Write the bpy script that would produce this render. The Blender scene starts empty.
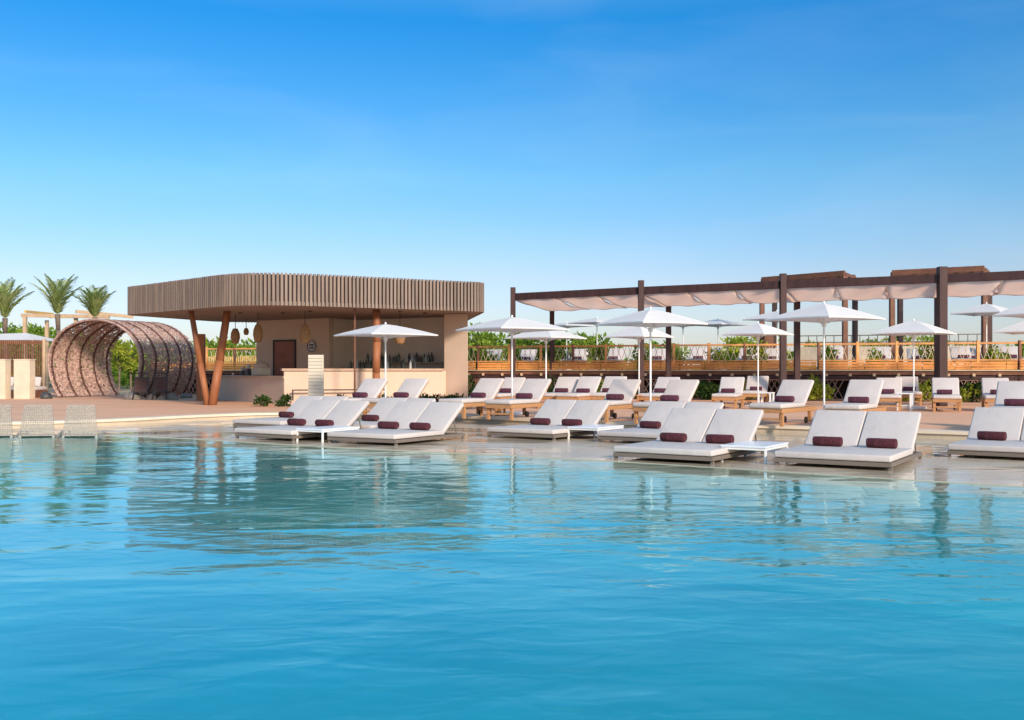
import bpy, bmesh, math, random
from mathutils import Vector, Matrix
random.seed(7)
F=1000.0; HY=370.0; ZC=1.3; DK=0.15; TZ=1.3
scene=bpy.context.scene
COL=scene.collection
R=math.radians
# ---------------------------------------------------------------- helpers
def P(px,d,z=0): return Vector(((px-512)*d/F,d,z))
def G(px,py,z):
    d=F*(ZC-z)/(py-HY); return Vector(((px-512)*d/F,d,z))
def tag(o,label=None,cat=None,group=None,kind=None):
    if label: o['label']=label
    if cat: o['category']=cat
    if group: o['group']=group
    if kind: o['kind']=kind
    return o
def empty(name,loc,rz=0,label=None,cat=None,group=None):
    o=bpy.data.objects.new(name,None); COL.objects.link(o)
    o.location=loc; o.rotation_euler=(0,0,rz); o.empty_display_size=.1
    return tag(o,label,cat,group)
class MB:
    def __init__(s): s.v=[]; s.f=[]
    def add(s,vs,fs):
        b=len(s.v); s.v+= [tuple(v) for v in vs]; s.f+=[tuple(i+b for i in f) for f in fs]; return s
    def box(s,x0,y0,z0,x1,y1,z1,M=None):
        vs=[Vector(p) for p in ((x0,y0,z0),(x1,y0,z0),(x1,y1,z0),(x0,y1,z0),(x0,y0,z1),(x1,y0,z1),(x1,y1,z1),(x0,y1,z1))]
        if M is not None: vs=[M@v for v in vs]
        return s.add(vs,((3,2,1,0),(4,5,6,7),(0,1,5,4),(1,2,6,5),(2,3,7,6),(3,0,4,7)))
    def beam(s,a,b,w,h,up=Vector((0,0,1))):
        a=Vector(a); b=Vector(b); d=(b-a).normalized()
        if abs(d.dot(up))>.99: up=Vector((0,1,0))
        x=d.cross(up).normalized(); y=x.cross(d).normalized()
        vs=[]
        for p in (a,b):
            for sx,sy in ((-1,-1),(1,-1),(1,1),(-1,1)): vs.append(p+x*(sx*w/2)+y*(sy*h/2))
        return s.add(vs,((3,2,1,0),(4,5,6,7),(0,1,5,4),(1,2,6,5),(2,3,7,6),(3,0,4,7)))
    def tube(s,a,b,r0,r1=None,n=10):
        if r1 is None: r1=r0
        a=Vector(a); b=Vector(b); d=(b-a).normalized()
        up=Vector((0,0,1)) if abs(d.z)<.95 else Vector((1,0,0))
        x=d.cross(up).normalized(); y=x.cross(d).normalized(); vs=[]
        for p,r in ((a,r0),(b,r1)):
            for i in range(n):
                t=2*math.pi*i/n; vs.append(p+x*(r*math.cos(t))+y*(r*math.sin(t)))
        fs=[(i,(i+1)%n,n+(i+1)%n,n+i) for i in range(n)]
        fs.append(tuple(range(n-1,-1,-1))); fs.append(tuple(range(n,2*n)))
        return s.add(vs,fs)
    def path(s,pts,rs,n=8):
        for i in range(len(pts)-1):
            r0=rs[i] if isinstance(rs,(list,tuple)) else rs
            r1=rs[i+1] if isinstance(rs,(list,tuple)) else rs
            s.tube(pts[i],pts[i+1],r0,r1,n)
        return s
    def lathe(s,prof,c=(0,0,0),n=16):
        c=Vector(c); m=len(prof); vs=[]
        for r,z in prof:
            for i in range(n):
                t=2*math.pi*i/n; vs.append(c+Vector((r*math.cos(t),r*math.sin(t),z)))
        fs=[]
        for k in range(m-1):
            for i in range(n):
                fs.append((k*n+i,k*n+(i+1)%n,(k+1)*n+(i+1)%n,(k+1)*n+i))
        fs.append(tuple(range(n-1,-1,-1))); fs.append(tuple((m-1)*n+i for i in range(n)))
        return s.add(vs,fs)
    def prism(s,pts,z0,z1):
        n=len(pts)
        vs=[(p[0],p[1],z0) for p in pts]+[(p[0],p[1],z1) for p in pts]
        fs=[(i,(i+1)%n,n+(i+1)%n,n+i) for i in range(n)]
        fs.append(tuple(range(n-1,-1,-1))); fs.append(tuple(range(n,2*n)))
        return s.add(vs,fs)
    def leaf(s,p,d,w,l,up=None):
        d=d.normalized(); u=Vector((random.gauss(0,1),random.gauss(0,1),random.gauss(0,1))) if up is None else up
        x=d.cross(u)
        if x.length<1e-4: x=Vector((1,0,0))
        x.normalize()
        return s.add([p,p+d*l*.5+x*w*.5,p+d*l,p+d*l*.5-x*w*.5],((0,1,2,3),))
    def mesh(s,name):
        me=bpy.data.meshes.new(name); me.from_pydata(s.v,[],s.f); me.update(); return me
    def build(s,name,m,parent=None,bev=0,smooth=False,solid=0,seg=2):
        o=bpy.data.objects.new(name,s.mesh(name)); COL.objects.link(o)
        o.data.materials.append(m)
        if parent: o.parent=parent
        if smooth:
            for p in o.data.polygons: p.use_smooth=True
        if solid:
            k=o.modifiers.new('s','SOLIDIFY'); k.thickness=solid; k.offset=0
        if bev:
            k=o.modifiers.new('b','BEVEL'); k.width=bev; k.segments=seg; k.limit_method='ANGLE'; k.angle_limit=R(40)
            if smooth: pass
        return o
def children(o): return [c for c in bpy.data.objects if c.parent==o]
def copy_tree(o,parent=None,kids=None):
    c=o.copy(); COL.objects.link(c); c.parent=parent
    for ch in o_children[o.name] if o.name in o_children else children(o): copy_tree(ch,c)
    return c
o_children={}
def cache(o):
    ks=children(o); o_children[o.name]=ks
    for k in ks: cache(k)
ORD=['first','second','third','fourth','fifth','sixth','seventh','eighth','ninth','tenth','eleventh','twelfth','thirteenth','fourteenth','fifteenth','sixteenth','seventeenth','eighteenth','nineteenth','twentieth']
# ---------------------------------------------------------------- materials
def mat(name,col,rough=.7,var=0.0,scale=5.0,bump=0.0,bscale=40.0,spec=.3,metal=0,sheen=0,stretch=None,col2=None,detail=5):
    m=bpy.data.materials.new(name); m.use_nodes=True; nt=m.node_tree; N=nt.nodes; L=nt.links
    b=N['Principled BSDF']; b.inputs['Roughness'].default_value=rough
    b.inputs['Specular IOR Level'].default_value=spec; b.inputs['Metallic'].default_value=metal
    b.inputs['Base Color'].default_value=(*col,1)
    tc=N.new('ShaderNodeTexCoord'); src=tc.outputs['Object']
    if stretch:
        mp=N.new('ShaderNodeMapping'); mp.inputs['Scale'].default_value=stretch; L.new(src,mp.inputs['Vector']); src=mp.outputs['Vector']
    if var or col2:
        n=N.new('ShaderNodeTexNoise'); n.inputs['Scale'].default_value=scale; n.inputs['Detail'].default_value=detail
        L.new(src,n.inputs['Vector'])
        r=N.new('ShaderNodeValToRGB'); r.color_ramp.elements[0].position=.3; r.color_ramp.elements[1].position=.7
        c2=col2 if col2 else tuple(min(1,c*(1+var)) for c in col)
        c1=col if col2 else tuple(c*(1-var) for c in col)
        r.color_ramp.elements[0].color=(*c1,1); r.color_ramp.elements[1].color=(*c2,1)
        L.new(n.outputs['Fac'],r.inputs['Fac']); L.new(r.outputs['Color'],b.inputs['Base Color'])
    if bump:
        n2=N.new('ShaderNodeTexNoise'); n2.inputs['Scale'].default_value=bscale; n2.inputs['Detail'].default_value=4
        L.new(src,n2.inputs['Vector'])
        bp=N.new('ShaderNodeBump'); bp.inputs['Strength'].default_value=bump; bp.inputs['Distance'].default_value=.02
        L.new(n2.outputs['Fac'],bp.inputs['Height']); L.new(bp.outputs['Normal'],b.inputs['Normal'])
    return m
def creased(m):
    nt=m.node_tree; N=nt.nodes; L=nt.links; b=N['Principled BSDF']; old=[n for n in N if n.bl_idname=='ShaderNodeBump'][0]
    tc=N.new('ShaderNodeTexCoord'); oi=N.new('ShaderNodeObjectInfo'); ad=N.new('ShaderNodeVectorMath'); ad.operation='ADD'
    mu=N.new('ShaderNodeMath'); mu.operation='MULTIPLY'; mu.inputs[1].default_value=30; L.new(oi.outputs['Random'],mu.inputs[0])
    L.new(tc.outputs['Object'],ad.inputs[0]); L.new(mu.outputs[0],ad.inputs[1])
    n=N.new('ShaderNodeTexNoise'); n.inputs['Scale'].default_value=3.2; n.inputs['Detail'].default_value=3; n.inputs['Distortion'].default_value=1.2; L.new(ad.outputs[0],n.inputs['Vector'])
    bp=N.new('ShaderNodeBump'); bp.inputs['Strength'].default_value=.35; bp.inputs['Distance'].default_value=.03
    L.new(n.outputs['Fac'],bp.inputs['Height']); L.new(old.outputs['Normal'],bp.inputs['Normal']); L.new(bp.outputs['Normal'],b.inputs['Normal'])
def trans_mat(name,col,col2=None,mix=.4,scale=3,rough=.8,weave=0):
    m=bpy.data.materials.new(name); m.use_nodes=True; nt=m.node_tree; N=nt.nodes; L=nt.links
    N.remove(N['Principled BSDF']); out=N['Material Output']
    d=N.new('ShaderNodeBsdfDiffuse'); t=N.new('ShaderNodeBsdfTranslucent'); mx=N.new('ShaderNodeMixShader'); mx.inputs[0].default_value=mix
    tc=N.new('ShaderNodeTexCoord'); n=N.new('ShaderNodeTexNoise'); n.inputs['Scale'].default_value=scale; n.inputs['Detail'].default_value=3
    L.new(tc.outputs['Object'],n.inputs['Vector'])
    r=N.new('ShaderNodeValToRGB'); r.color_ramp.elements[0].position=.35; r.color_ramp.elements[1].position=.65
    r.color_ramp.elements[0].color=(*col,1); r.color_ramp.elements[1].color=(*(col2 or col),1)
    L.new(n.outputs['Fac'],r.inputs['Fac'])
    for q in (d,t): L.new(r.outputs['Color'],q.inputs['Color'])
    L.new(d.outputs[0],mx.inputs[1]); L.new(t.outputs[0],mx.inputs[2]); L.new(mx.outputs[0],out.inputs['Surface'])
    return m
M={}
M['cushion']=mat('cushion_fabric',(.53,.48,.45),.9,.04,3,.25,160)
M['cushion_t']=mat('cushion_fabric_warm',(.55,.49,.46),.9,.05,3,.25,160)
M['taupe']=mat('taupe_frame',(.17,.14,.115),.5,.06,8)
M['white_metal']=mat('white_metal',(.78,.78,.77),.4,.04,6)
M['table_top']=mat('table_top',(.70,.74,.78),.25,.03,3,spec=.5)
M['teak']=mat('teak_wood',(.52,.27,.12),.6,0,6,.2,30,stretch=(1,6,6),col2=(.36,.17,.07))
M['burg']=mat('burgundy_towel',(.085,.022,.03),.95,.35,25,.8,120)
M['purple']=mat('plum_towel',(.10,.03,.05),.95,.35,25,.8,120)
M['stucco']=mat('stucco',(.60,.455,.345),.85,.05,1.2,.15,50)
M['stucco_in']=mat('stucco_inner',(.70,.57,.46),.85,.05,1.5,.15,50)
M['counter']=mat('counter_stone',(.44,.30,.21),.45,.12,10)
M['soffit']=mat('soffit_boards',(.24,.18,.15),.7,.10,2,.1,20)
M['slat']=mat('fascia_slat',(.225,.165,.13),.65,.30,2.5,.15,30,stretch=(3,3,.2))
M['slatback']=mat('fascia_backing',(.07,.045,.04),.8,.1,4)
M['orange']=mat('stained_timber',(.25,.09,.04),.55,0,2,.25,12,stretch=(3,3,.4),col2=(.38,.15,.065))
M['dark']=mat('dark_timber',(.055,.026,.024),.6,.25,3,.2,14,stretch=(2,2,.4))
M['brown']=mat('brown_timber',(.17,.075,.045),.6,.25,3,.2,14)
M['darkmetal']=mat('dark_metal',(.04,.03,.028),.45,.1,5)
M['rail']=mat('rail_timber',(.62,.30,.11),.6,.25,2.5,.2,14)
M['board']=mat('planter_board',(.66,.27,.08),.65,.35,1.3,.2,14)
M['rope']=mat('pale_rope',(.60,.49,.34),.85,.12,8)
M['wicker']=mat('brown_wicker',(.56,.38,.31),.8,0,9,.4,60,col2=(.27,.16,.13))
M['rib']=mat('rib_wood',(.10,.045,.035),.6,.2,3)
M['gwicker']=mat('grey_wicker',(.42,.38,.33),.75,0,40,.6,60,col2=(.25,.22,.19))
M['lampw']=mat('pendant_wicker',(.42,.25,.12),.8,0,30,.6,60,col2=(.24,.13,.06))
M['door']=mat('door_wood',(.27,.10,.06),.5,.15,2,.1,12)
M['cream']=mat('cream_stone',(.66,.54,.40),.8,.08,3,.2,20)
M['creamslat']=mat('cream_board',(.62,.56,.45),.7,.05,3)
M['blue']=mat('sign_blue',(.03,.13,.28),.5,.1,6)
M['dkgrey']=mat('dark_grey_items',(.05,.05,.055),.35,.3,10,spec=.5)
M['glassb']=mat('bottle_glass',(.05,.07,.06),.12,.5,6,spec=.7)
M['glassa']=mat('amber_glass',(.20,.09,.03),.12,.4,6,spec=.7)
M['glassw']=mat('pale_bottle',(.55,.56,.56),.15,.2,6,spec=.7)
M['rock']=mat('rock',(.22,.19,.17),.9,.3,5,.6,12)
M['yellow']=mat('yellow_timber',(.62,.38,.12),.7,.15,3)
M['tan']=mat('tan_timber',(.50,.35,.22),.7,.15,3)
M['parasol']=trans_mat('white_canopy',(.84,.82,.80),(.87,.86,.84),.38,.8)
M['fabric']=trans_mat('shade_cloth',(.97,.78,.66),(.98,.82,.71),.8,.7)
M['leaf']=trans_mat('leaf_green',(.13,.23,.03),(.28,.38,.06),.35,1.2)
M['leafy']=trans_mat('leaf_yellow_green',(.22,.30,.03),(.42,.44,.06),.4,1.5)
M['leafd']=trans_mat('leaf_dark',(.02,.05,.015),(.07,.12,.03),.25,4)
M['leafr']=trans_mat('leaf_red',(.12,.03,.02),(.05,.07,.02),.25,5)
M['palm']=trans_mat('palm_leaf',(.32,.42,.12),(.52,.56,.24),.35,1.0)
M['trunk']=mat('bark',(.16,.12,.09),.9,.3,8,.6,20)
M['brown2']=mat('trellis_timber',(.42,.26,.20),.7,.2,3)
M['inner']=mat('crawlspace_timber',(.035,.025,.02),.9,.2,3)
creased(M['cushion']); creased(M['cushion_t'])
# deck
def deck_material():
    m=bpy.data.materials.new('terracotta_deck'); m.use_nodes=True; nt=m.node_tree; N=nt.nodes; L=nt.links
    b=N['Principled BSDF']; b.inputs['Roughness'].default_value=.8; b.inputs['Specular IOR Level'].default_value=.12
    tc=N.new('ShaderNodeTexCoord'); mp=N.new('ShaderNodeMapping'); mp.inputs['Rotation'].default_value=(0,0,R(30)); L.new(tc.outputs['Object'],mp.inputs['Vector'])
    br=N.new('ShaderNodeTexBrick'); br.inputs['Scale'].default_value=1; br.inputs['Brick Width'].default_value=2.4; br.inputs['Row Height'].default_value=.145
    br.inputs['Mortar Size'].default_value=.006
    br.inputs['Color1'].default_value=(.80,.46,.285,1); br.inputs['Color2'].default_value=(.72,.395,.24,1); br.inputs['Mortar'].default_value=(.52,.29,.19,1)
    L.new(mp.outputs['Vector'],br.inputs['Vector'])
    n=N.new('ShaderNodeTexNoise'); n.inputs['Scale'].default_value=.6; n.inputs['Detail'].default_value=6; L.new(tc.outputs['Object'],n.inputs['Vector'])
    mx=N.new('ShaderNodeMixRGB'); mx.blend_type='MULTIPLY'; mx.inputs[0].default_value=.5
    r=N.new('ShaderNodeValToRGB'); r.color_ramp.elements[0].color=(.7,.7,.7,1); r.color_ramp.elements[1].color=(1.1,1.1,1.1,1)
    L.new(n.outputs['Fac'],r.inputs['Fac']); L.new(br.outputs['Color'],mx.inputs[1]); L.new(r.outputs['Color'],mx.inputs[2]); L.new(mx.outputs[0],b.inputs['Base Color'])
    return m
M['deck']=deck_material()
M['ground']=mat('sandy_ground',(.30,.24,.16),.95,.25,.3,.3,6)
M['coping']=mat('cream_coping',(.70,.58,.44),.6,.07,2,.1,30)
def tile_material(name,c1,c2,mort,size,big=.0):
    m=bpy.data.materials.new(name); m.use_nodes=True; nt=m.node_tree; N=nt.nodes; L=nt.links
    b=N['Principled BSDF']; b.inputs['Roughness'].default_value=.5
    tc=N.new('ShaderNodeTexCoord'); mp=N.new('ShaderNodeMapping'); mp.inputs['Rotation'].default_value=(0,0,R(30)); L.new(tc.outputs['Object'],mp.inputs['Vector'])
    br=N.new('ShaderNodeTexBrick'); br.offset=0; br.inputs['Scale'].default_value=1; br.inputs['Brick Width'].default_value=size; br.inputs['Row Height'].default_value=size; br.inputs['Mortar Size'].default_value=size*.03
    br.inputs['Color1'].default_value=(*c1,1); br.inputs['Color2'].default_value=(*c2,1); br.inputs['Mortar'].default_value=(*mort,1)
    L.new(mp.outputs['Vector'],br.inputs['Vector'])
    n=N.new('ShaderNodeTexNoise'); n.inputs['Scale'].default_value=.35; n.inputs['Detail'].default_value=3; L.new(tc.outputs['Object'],n.inputs['Vector'])
    r=N.new('ShaderNodeValToRGB'); r.color_ramp.elements[0].color=(.8,.8,.8,1); r.color_ramp.elements[0].position=.35; r.color_ramp.elements[1].color=(1.1,1.1,1.1,1); r.color_ramp.elements[1].position=.65
    mx=N.new('ShaderNodeMixRGB'); mx.blend_type='MULTIPLY'; mx.inputs[0].default_value=.8
    L.new(n.outputs['Fac'],r.inputs['Fac']); L.new(br.outputs['Color'],mx.inputs[1]); L.new(r.outputs['Color'],mx.inputs[2]); L.new(mx.outputs[0],b.inputs['Base Color'])
    return m
M['ledge']=tile_material('ledge_stone',(.56,.46,.335),(.545,.445,.325),(.52,.42,.31),.6)
def wet(m):
    nt=m.node_tree; N=nt.nodes; L=nt.links; b=N['Principled BSDF']; b.inputs['Specular IOR Level'].default_value=.4
    tc=N.new('ShaderNodeTexCoord'); mp=N.new('ShaderNodeMapping'); mp.inputs['Scale'].default_value=(.6,1,1); L.new(tc.outputs['Object'],mp.inputs['Vector'])
    n=N.new('ShaderNodeTexNoise'); n.inputs['Scale'].default_value=.9; n.inputs['Detail'].default_value=4; n.inputs['Distortion'].default_value=.6; L.new(mp.outputs[0],n.inputs['Vector'])
    r=N.new('ShaderNodeMapRange'); r.inputs[1].default_value=.42; r.inputs[2].default_value=.58; r.inputs[3].default_value=.04; r.inputs[4].default_value=.26; L.new(n.outputs['Fac'],r.inputs[0]); L.new(r.outputs[0],b.inputs['Roughness'])
    n2=N.new('ShaderNodeTexNoise'); n2.inputs['Scale'].default_value=3; n2.inputs['Detail'].default_value=1; L.new(mp.outputs[0],n2.inputs['Vector'])
    bp=N.new('ShaderNodeBump'); bp.inputs['Distance'].default_value=.006; L.new(n2.outputs['Fac'],bp.inputs['Height']); L.new(bp.outputs[0],b.inputs['Normal'])
wet(M['ledge'])
M['pool']=tile_material('pool_mosaic',(.004,.35,.345),(.006,.335,.33),(.008,.345,.335),.25)
def water_material():
    m=bpy.data.materials.new('pool_water'); m.use_nodes=True; nt=m.node_tree; N=nt.nodes; L=nt.links
    N.remove(N['Principled BSDF']); out=N['Material Output']
    tc=N.new('ShaderNodeTexCoord')
    def noise(sc,det,strx,stry,rot=0):
        mp=N.new('ShaderNodeMapping'); mp.inputs['Scale'].default_value=(strx,stry,1); mp.inputs['Rotation'].default_value=(0,0,R(rot)); L.new(tc.outputs['Object'],mp.inputs['Vector'])
        n=N.new('ShaderNodeTexNoise'); n.inputs['Scale'].default_value=sc; n.inputs['Detail'].default_value=det; n.inputs['Distortion'].default_value=.4
        L.new(mp.outputs['Vector'],n.inputs['Vector']); return n
    n1=noise(1.1,2,.55,1,12); n2=noise(4.5,2,.6,1,-14)
    big=noise(.16,1,1,1)
    r=N.new('ShaderNodeMapRange'); r.inputs[1].default_value=.35; r.inputs[2].default_value=.65; r.inputs[3].default_value=.25; r.inputs[4].default_value=1.0
    L.new(big.outputs['Fac'],r.inputs[0])
    mul=N.new('ShaderNodeMath'); mul.operation='MULTIPLY'; L.new(n2.outputs['Fac'],mul.inputs[0]); L.new(r.outputs[0],mul.inputs[1])
    b1=N.new('ShaderNodeBump'); b1.inputs['Strength'].default_value=1; b1.inputs['Distance'].default_value=WB1
    L.new(n1.outputs['Fac'],b1.inputs['Height'])
    b2=N.new('ShaderNodeBump'); b2.inputs['Strength'].default_value=1; b2.inputs['Distance'].default_value=WB2
    L.new(mul.outputs[0],b2.inputs['Height']); L.new(b1.outputs['Normal'],b2.inputs['Normal'])
    lw=N.new('ShaderNodeLayerWeight'); lw.inputs['Blend'].default_value=.5; L.new(b2.outputs['Normal'],lw.inputs['Normal'])
    pw=N.new('ShaderNodeMath'); pw.operation='POWER'; pw.inputs[1].default_value=3.5; L.new(lw.outputs['Facing'],pw.inputs[0])
    fr=N.new('ShaderNodeMath'); fr.operation='MULTIPLY_ADD'; fr.inputs[1].default_value=.95; fr.inputs[2].default_value=.03; fr.use_clamp=True; L.new(pw.outputs[0],fr.inputs[0])
    gl=N.new('ShaderNodeBsdfGlossy'); gl.inputs['Roughness'].default_value=.06; gl.inputs['Color'].default_value=(.68,.94,1,1); L.new(b2.outputs['Normal'],gl.inputs['Normal'])
    tr=N.new('ShaderNodeBsdfTransparent'); tr.inputs['Color'].default_value=(.96,.99,.99,1)
    mx=N.new('ShaderNodeMixShader'); L.new(fr.outputs[0],mx.inputs[0]); L.new(tr.outputs[0],mx.inputs[1]); L.new(gl.outputs[0],mx.inputs[2])
    L.new(mx.outputs[0],out.inputs['Surface'])
    return m
WB1=.022; WB2=.008
M['water']=water_material()
# ---------------------------------------------------------------- smooth polyline
def smooth_line(pts,n=6):
    out=[]
    for i in range(len(pts)-1):
        p0=Vector(pts[max(i-1,0)]); p1=Vector(pts[i]); p2=Vector(pts[i+1]); p3=Vector(pts[min(i+2,len(pts)-1)])
        for k in range(n):
            t=k/n
            out.append(.5*((2*p1)+(-p0+p2)*t+(2*p0-5*p1+4*p2-p3)*t*t+(-p0+3*p1-3*p2+p3)*t**3))
    out.append(Vector(pts[-1])); return out
edge=[(-30,13.0),(-22,17.0),(-15,20.6),(-11.3,21.9),(-9.4,23.2),(-8.0,25.4),(-6.6,26.7),(-4.4,26.8),(-2.6,26.2),(-.9,24.7),(2.2,22.1),(5.5,20.6),(8.1,18.8),(10.5,17.2),(15,14.0),(30,4.5)]
edge=smooth_line(edge,5)
outline=[(p.x,p.y) for p in edge]+[(30,-6),(-30,-6)]
def holed(name,m,outer,hole,z,thick=0):
    bm=bmesh.new()
    def loop(pts):
        vs=[bm.verts.new((p[0],p[1],z)) for p in pts]
        for i in range(len(vs)): bm.edges.new((vs[i],vs[(i+1)%len(vs)]))
    loop(outer); loop(hole)
    bmesh.ops.triangle_fill(bm,use_beauty=True,use_dissolve=False,edges=bm.edges[:],normal=(0,0,1))
    if thick:
        ext=bmesh.ops.extrude_face_region(bm,geom=bm.faces[:])
        bmesh.ops.translate(bm,vec=(0,0,-thick),verts=[g for g in ext['geom'] if isinstance(g,bmesh.types.BMVert)])
        bmesh.ops.recalc_face_normals(bm,faces=bm.faces[:])
    me=bpy.data.meshes.new(name); bm.to_mesh(me); bm.free()
    o=bpy.data.objects.new(name,me); COL.objects.link(o); me.materials.append(m); tag(o,kind='structure'); return o
# offset outline outwards
def offset(pts,dst):
    n=len(pts); out=[]
    for i in range(n):
        a=Vector(pts[i-1]); b=Vector(pts[i]); c=Vector(pts[(i+1)%n])
        d1=(b-a).normalized(); d2=(c-b).normalized()
        t=(d1+d2)
        t=t.normalized() if t.length>1e-4 else d1
        nn=Vector((-t.y,t.x)); k=1/max(.4,nn.dot(Vector((-d1.y,d1.x))))
        out.append(tuple(b+nn*dst*k))
    return out
cope_out=offset(outline,.45)
cope_out2=offset(outline,.44)
holed('ground',M['ground'],[(-1500,-1500),(1500,-1500),(1500,3000),(-1500,3000)],offset(outline,.2),.06)
holed('deck',M['deck'],[(-34,-10),(34,-10),(34,40),(-1,46.5),(-34,52)],cope_out,DK,.07)
# coping : outline ring, rounded edge overhanging the pool by 4 cm
inner=offset(outline,-.04)
holed('coping',M['coping'],cope_out2,inner,DK+.006,.06)
mb=MB()
n=len(outline)
vs=[(p[0],p[1],.1) for p in outline]+[(p[0],p[1],-1.6) for p in outline]
mb.add(vs,[(i,(i+1)%n,n+(i+1)%n,n+i) for i in range(n)])
tag(mb.build('pool_wall',M['ledge']),kind='structure')
# sunken ledge
lp=[(-30,11),(-20,17.2)]+[tuple(G(x,y,0).xy) for x,y in ((-30,434.5),(60,434),(150,434.5),(235,442.5),(320,447),(400,452),(500,453.5),(600,460.5),(720,467.5),(900,480),(1024,489))]+[(13,7.2),(30,-2)]
def relax(pts,step=.7,it=12):
    v=[Vector(p) for p in pts]; out=[]
    for i in range(len(v)-1):
        n_=max(1,int((v[i+1]-v[i]).length/step))
        for k in range(n_): out.append(v[i].lerp(v[i+1],k/n_))
    out.append(v[-1])
    for _ in range(it): out=[out[0]]+[(out[i-1]+out[i]*2+out[i+1])/4 for i in range(1,len(out)-1)]+[out[-1]]
    return out
lp=relax(lp)
poly=[(p.x,p.y) for p in lp]+[(30,5.4)]+[(p.x,p.y+.3) for p in reversed(edge)]
bm=bmesh.new()
vs=[bm.verts.new((p[0],p[1],.008)) for p in poly]
es=[bm.edges.new((vs[i],vs[(i+1)%len(vs)])) for i in range(len(vs))]
bmesh.ops.triangle_fill(bm,use_beauty=True,edges=es,normal=(0,0,1))
k=len(lp); md=[bm.verts.new((p.x,p.y,-.12)) for p in lp]; lo=[bm.verts.new((p.x-.6,p.y-2.6,-1.02)) for p in lp]
for i in range(k-1): bm.faces.new((vs[i],md[i],md[i+1],vs[i+1])); bm.faces.new((md[i],lo[i],lo[i+1],md[i+1]))
me=bpy.data.meshes.new('pool_ledge'); bm.to_mesh(me); bm.free()
o=bpy.data.objects.new('pool_ledge',me); COL.objects.link(o); me.materials.append(M['ledge']); tag(o,kind='structure')
me.materials.append(M['pool'])
for p in me.polygons:
    if .1<abs(p.normal.z)<.99: p.material_index=1
mb=MB(); mb.add([(-31,-7,-1.0),(31,-7,-1.0),(31,29,-1.0),(-31,29,-1.0)],((0,1,2,3),)); tag(mb.build('pool_floor',M['pool']),kind='structure')
mb=MB(); mb.add([(p[0],p[1],0) for p in offset(outline,.05)],(tuple(range(n-1,-1,-1)),)); w=mb.build('pool_water',M['water']); tag(w,kind='structure')
# ---------------------------------------------------------------- loungers standing in the water
def make_low_lounger():
    r=empty('double_lounger',(0,0,0))
    W=.76; L=2.14
    f=MB()
    f.box(-W,0,.055,-W+.045,L,.112); f.box(W-.045,0,.055,W,L,.112); f.box(-W+.045,0,.055,W-.045,.045,.112); f.box(-W+.045,L-.045,.055,W-.045,L,.112); f.box(-W+.05,.05,.05,W-.05,L-.05,.06)
    for y in (.5,.95,1.4,1.8): f.box(-W+.045,y,.065,W-.045,y+.05,.105)
    f.build('frame',M['taupe'],r,.004)
    for sx in (-1,1):
        for y in (.02,L-.07):
            MB().box(min(sx*W,sx*(W-.045)),y,-.1,max(sx*W,sx*(W-.045)),y+.045,.049).build('leg',M['taupe'],r,.003)
    s=MB(); s.box(-W+.005,-.02,.12,W-.005,1.47,.205); o=s.build('seat_cushion',M['cushion'],r,.022,True,seg=4)
    Mx=Matrix.Translation((0,1.42,.205))@Matrix.Rotation(R(37),4,'X')
    for sx in (-1,1):
        s=MB(); s.box(min(sx*.006,sx*(W-.005)),0,-.08,max(sx*.006,sx*(W-.005)),.82,.0,Mx); s.build('back_cushion',M['cushion'],r,.022,True,seg=4)
        b=MB(); x0=min(sx*.04,sx*(W-.03)); x1=max(sx*.04,sx*(W-.03))
        b.box(x0,.02,-.10,x0+.03,.78,-.083,Mx); b.box(x1-.03,.02,-.10,x1,.78,-.083,Mx); b.box(x0+.03,.72,-.10,x1-.03,.76,-.083,Mx); b.build('back_frame',M['taupe'],r)
        b=MB(); b.tube((x0+.02,1.92,.10),(x0+.02,1.80,.44),.012); b.tube((x1-.02,1.92,.10),(x1-.02,1.80,.44),.012); b.tube((x0,1.80,.44),(x1,1.80,.44),.012)
        b.build('back_prop',M['taupe'],r)
    return r
def make_towel(m):
    n=20; L=.20; rr=.073; mb=MB()
    prof=[(rr*.2,-L+.012),(rr*.55,-L+.004),(rr*.9,-L),(rr,-L+.015),(rr*1.03,-L*.3),(rr,L*.3),(rr,L-.015),(rr*.9,L),(rr*.55,L-.004),(rr*.2,L-.012)]
    vs=[];fs=[]
    for k,(r_,x) in enumerate(prof):
        for i in range(n):
            t=2*math.pi*i/n; q=r_*(1+.05*math.sin(3*t+k*.3)); vs.append((x,q*math.cos(t),rr+q*math.sin(t)*(.93)))
    m_=len(prof)
    for k in range(m_-1):
        for i in range(n): fs.append((k*n+i,(k+1)*n+i,(k+1)*n+(i+1)%n,k*n+(i+1)%n))
    fs.append(tuple(range(n))); fs.append(tuple((m_-1)*n+i for i in range(n-1,-1,-1)))
    mb.add(vs,fs)
    # loose flap edge of the roll
    mb.box(-L*.97,rr*.6,rr*1.55,L*.97,rr*.95,rr*1.7)
    o=mb.build('rolled_towel',m,None,0,True)
    return o
low=make_low_lounger(); cache(low)
tow_b=make_towel(M['burg']); tow_p=make_towel(M['purple'])
first={'low':True,'teak':True}
def getfirst(key,src):
    if first.get(key,True): first[key]=False; return src
    return copy_tree(src)
tw={'b':False,'p':False}
def put_towel(kind,loc,rz,label):
    src=tow_b if kind=='b' else tow_p
    if not tw[kind]: tw[kind]=True; o=src
    else: o=src.copy(); COL.objects.link(o)
    o.location=loc; o.rotation_euler=(0,0,rz)
    tag(o,label,'towel','rolled towels lying on the loungers')
    return o
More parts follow.
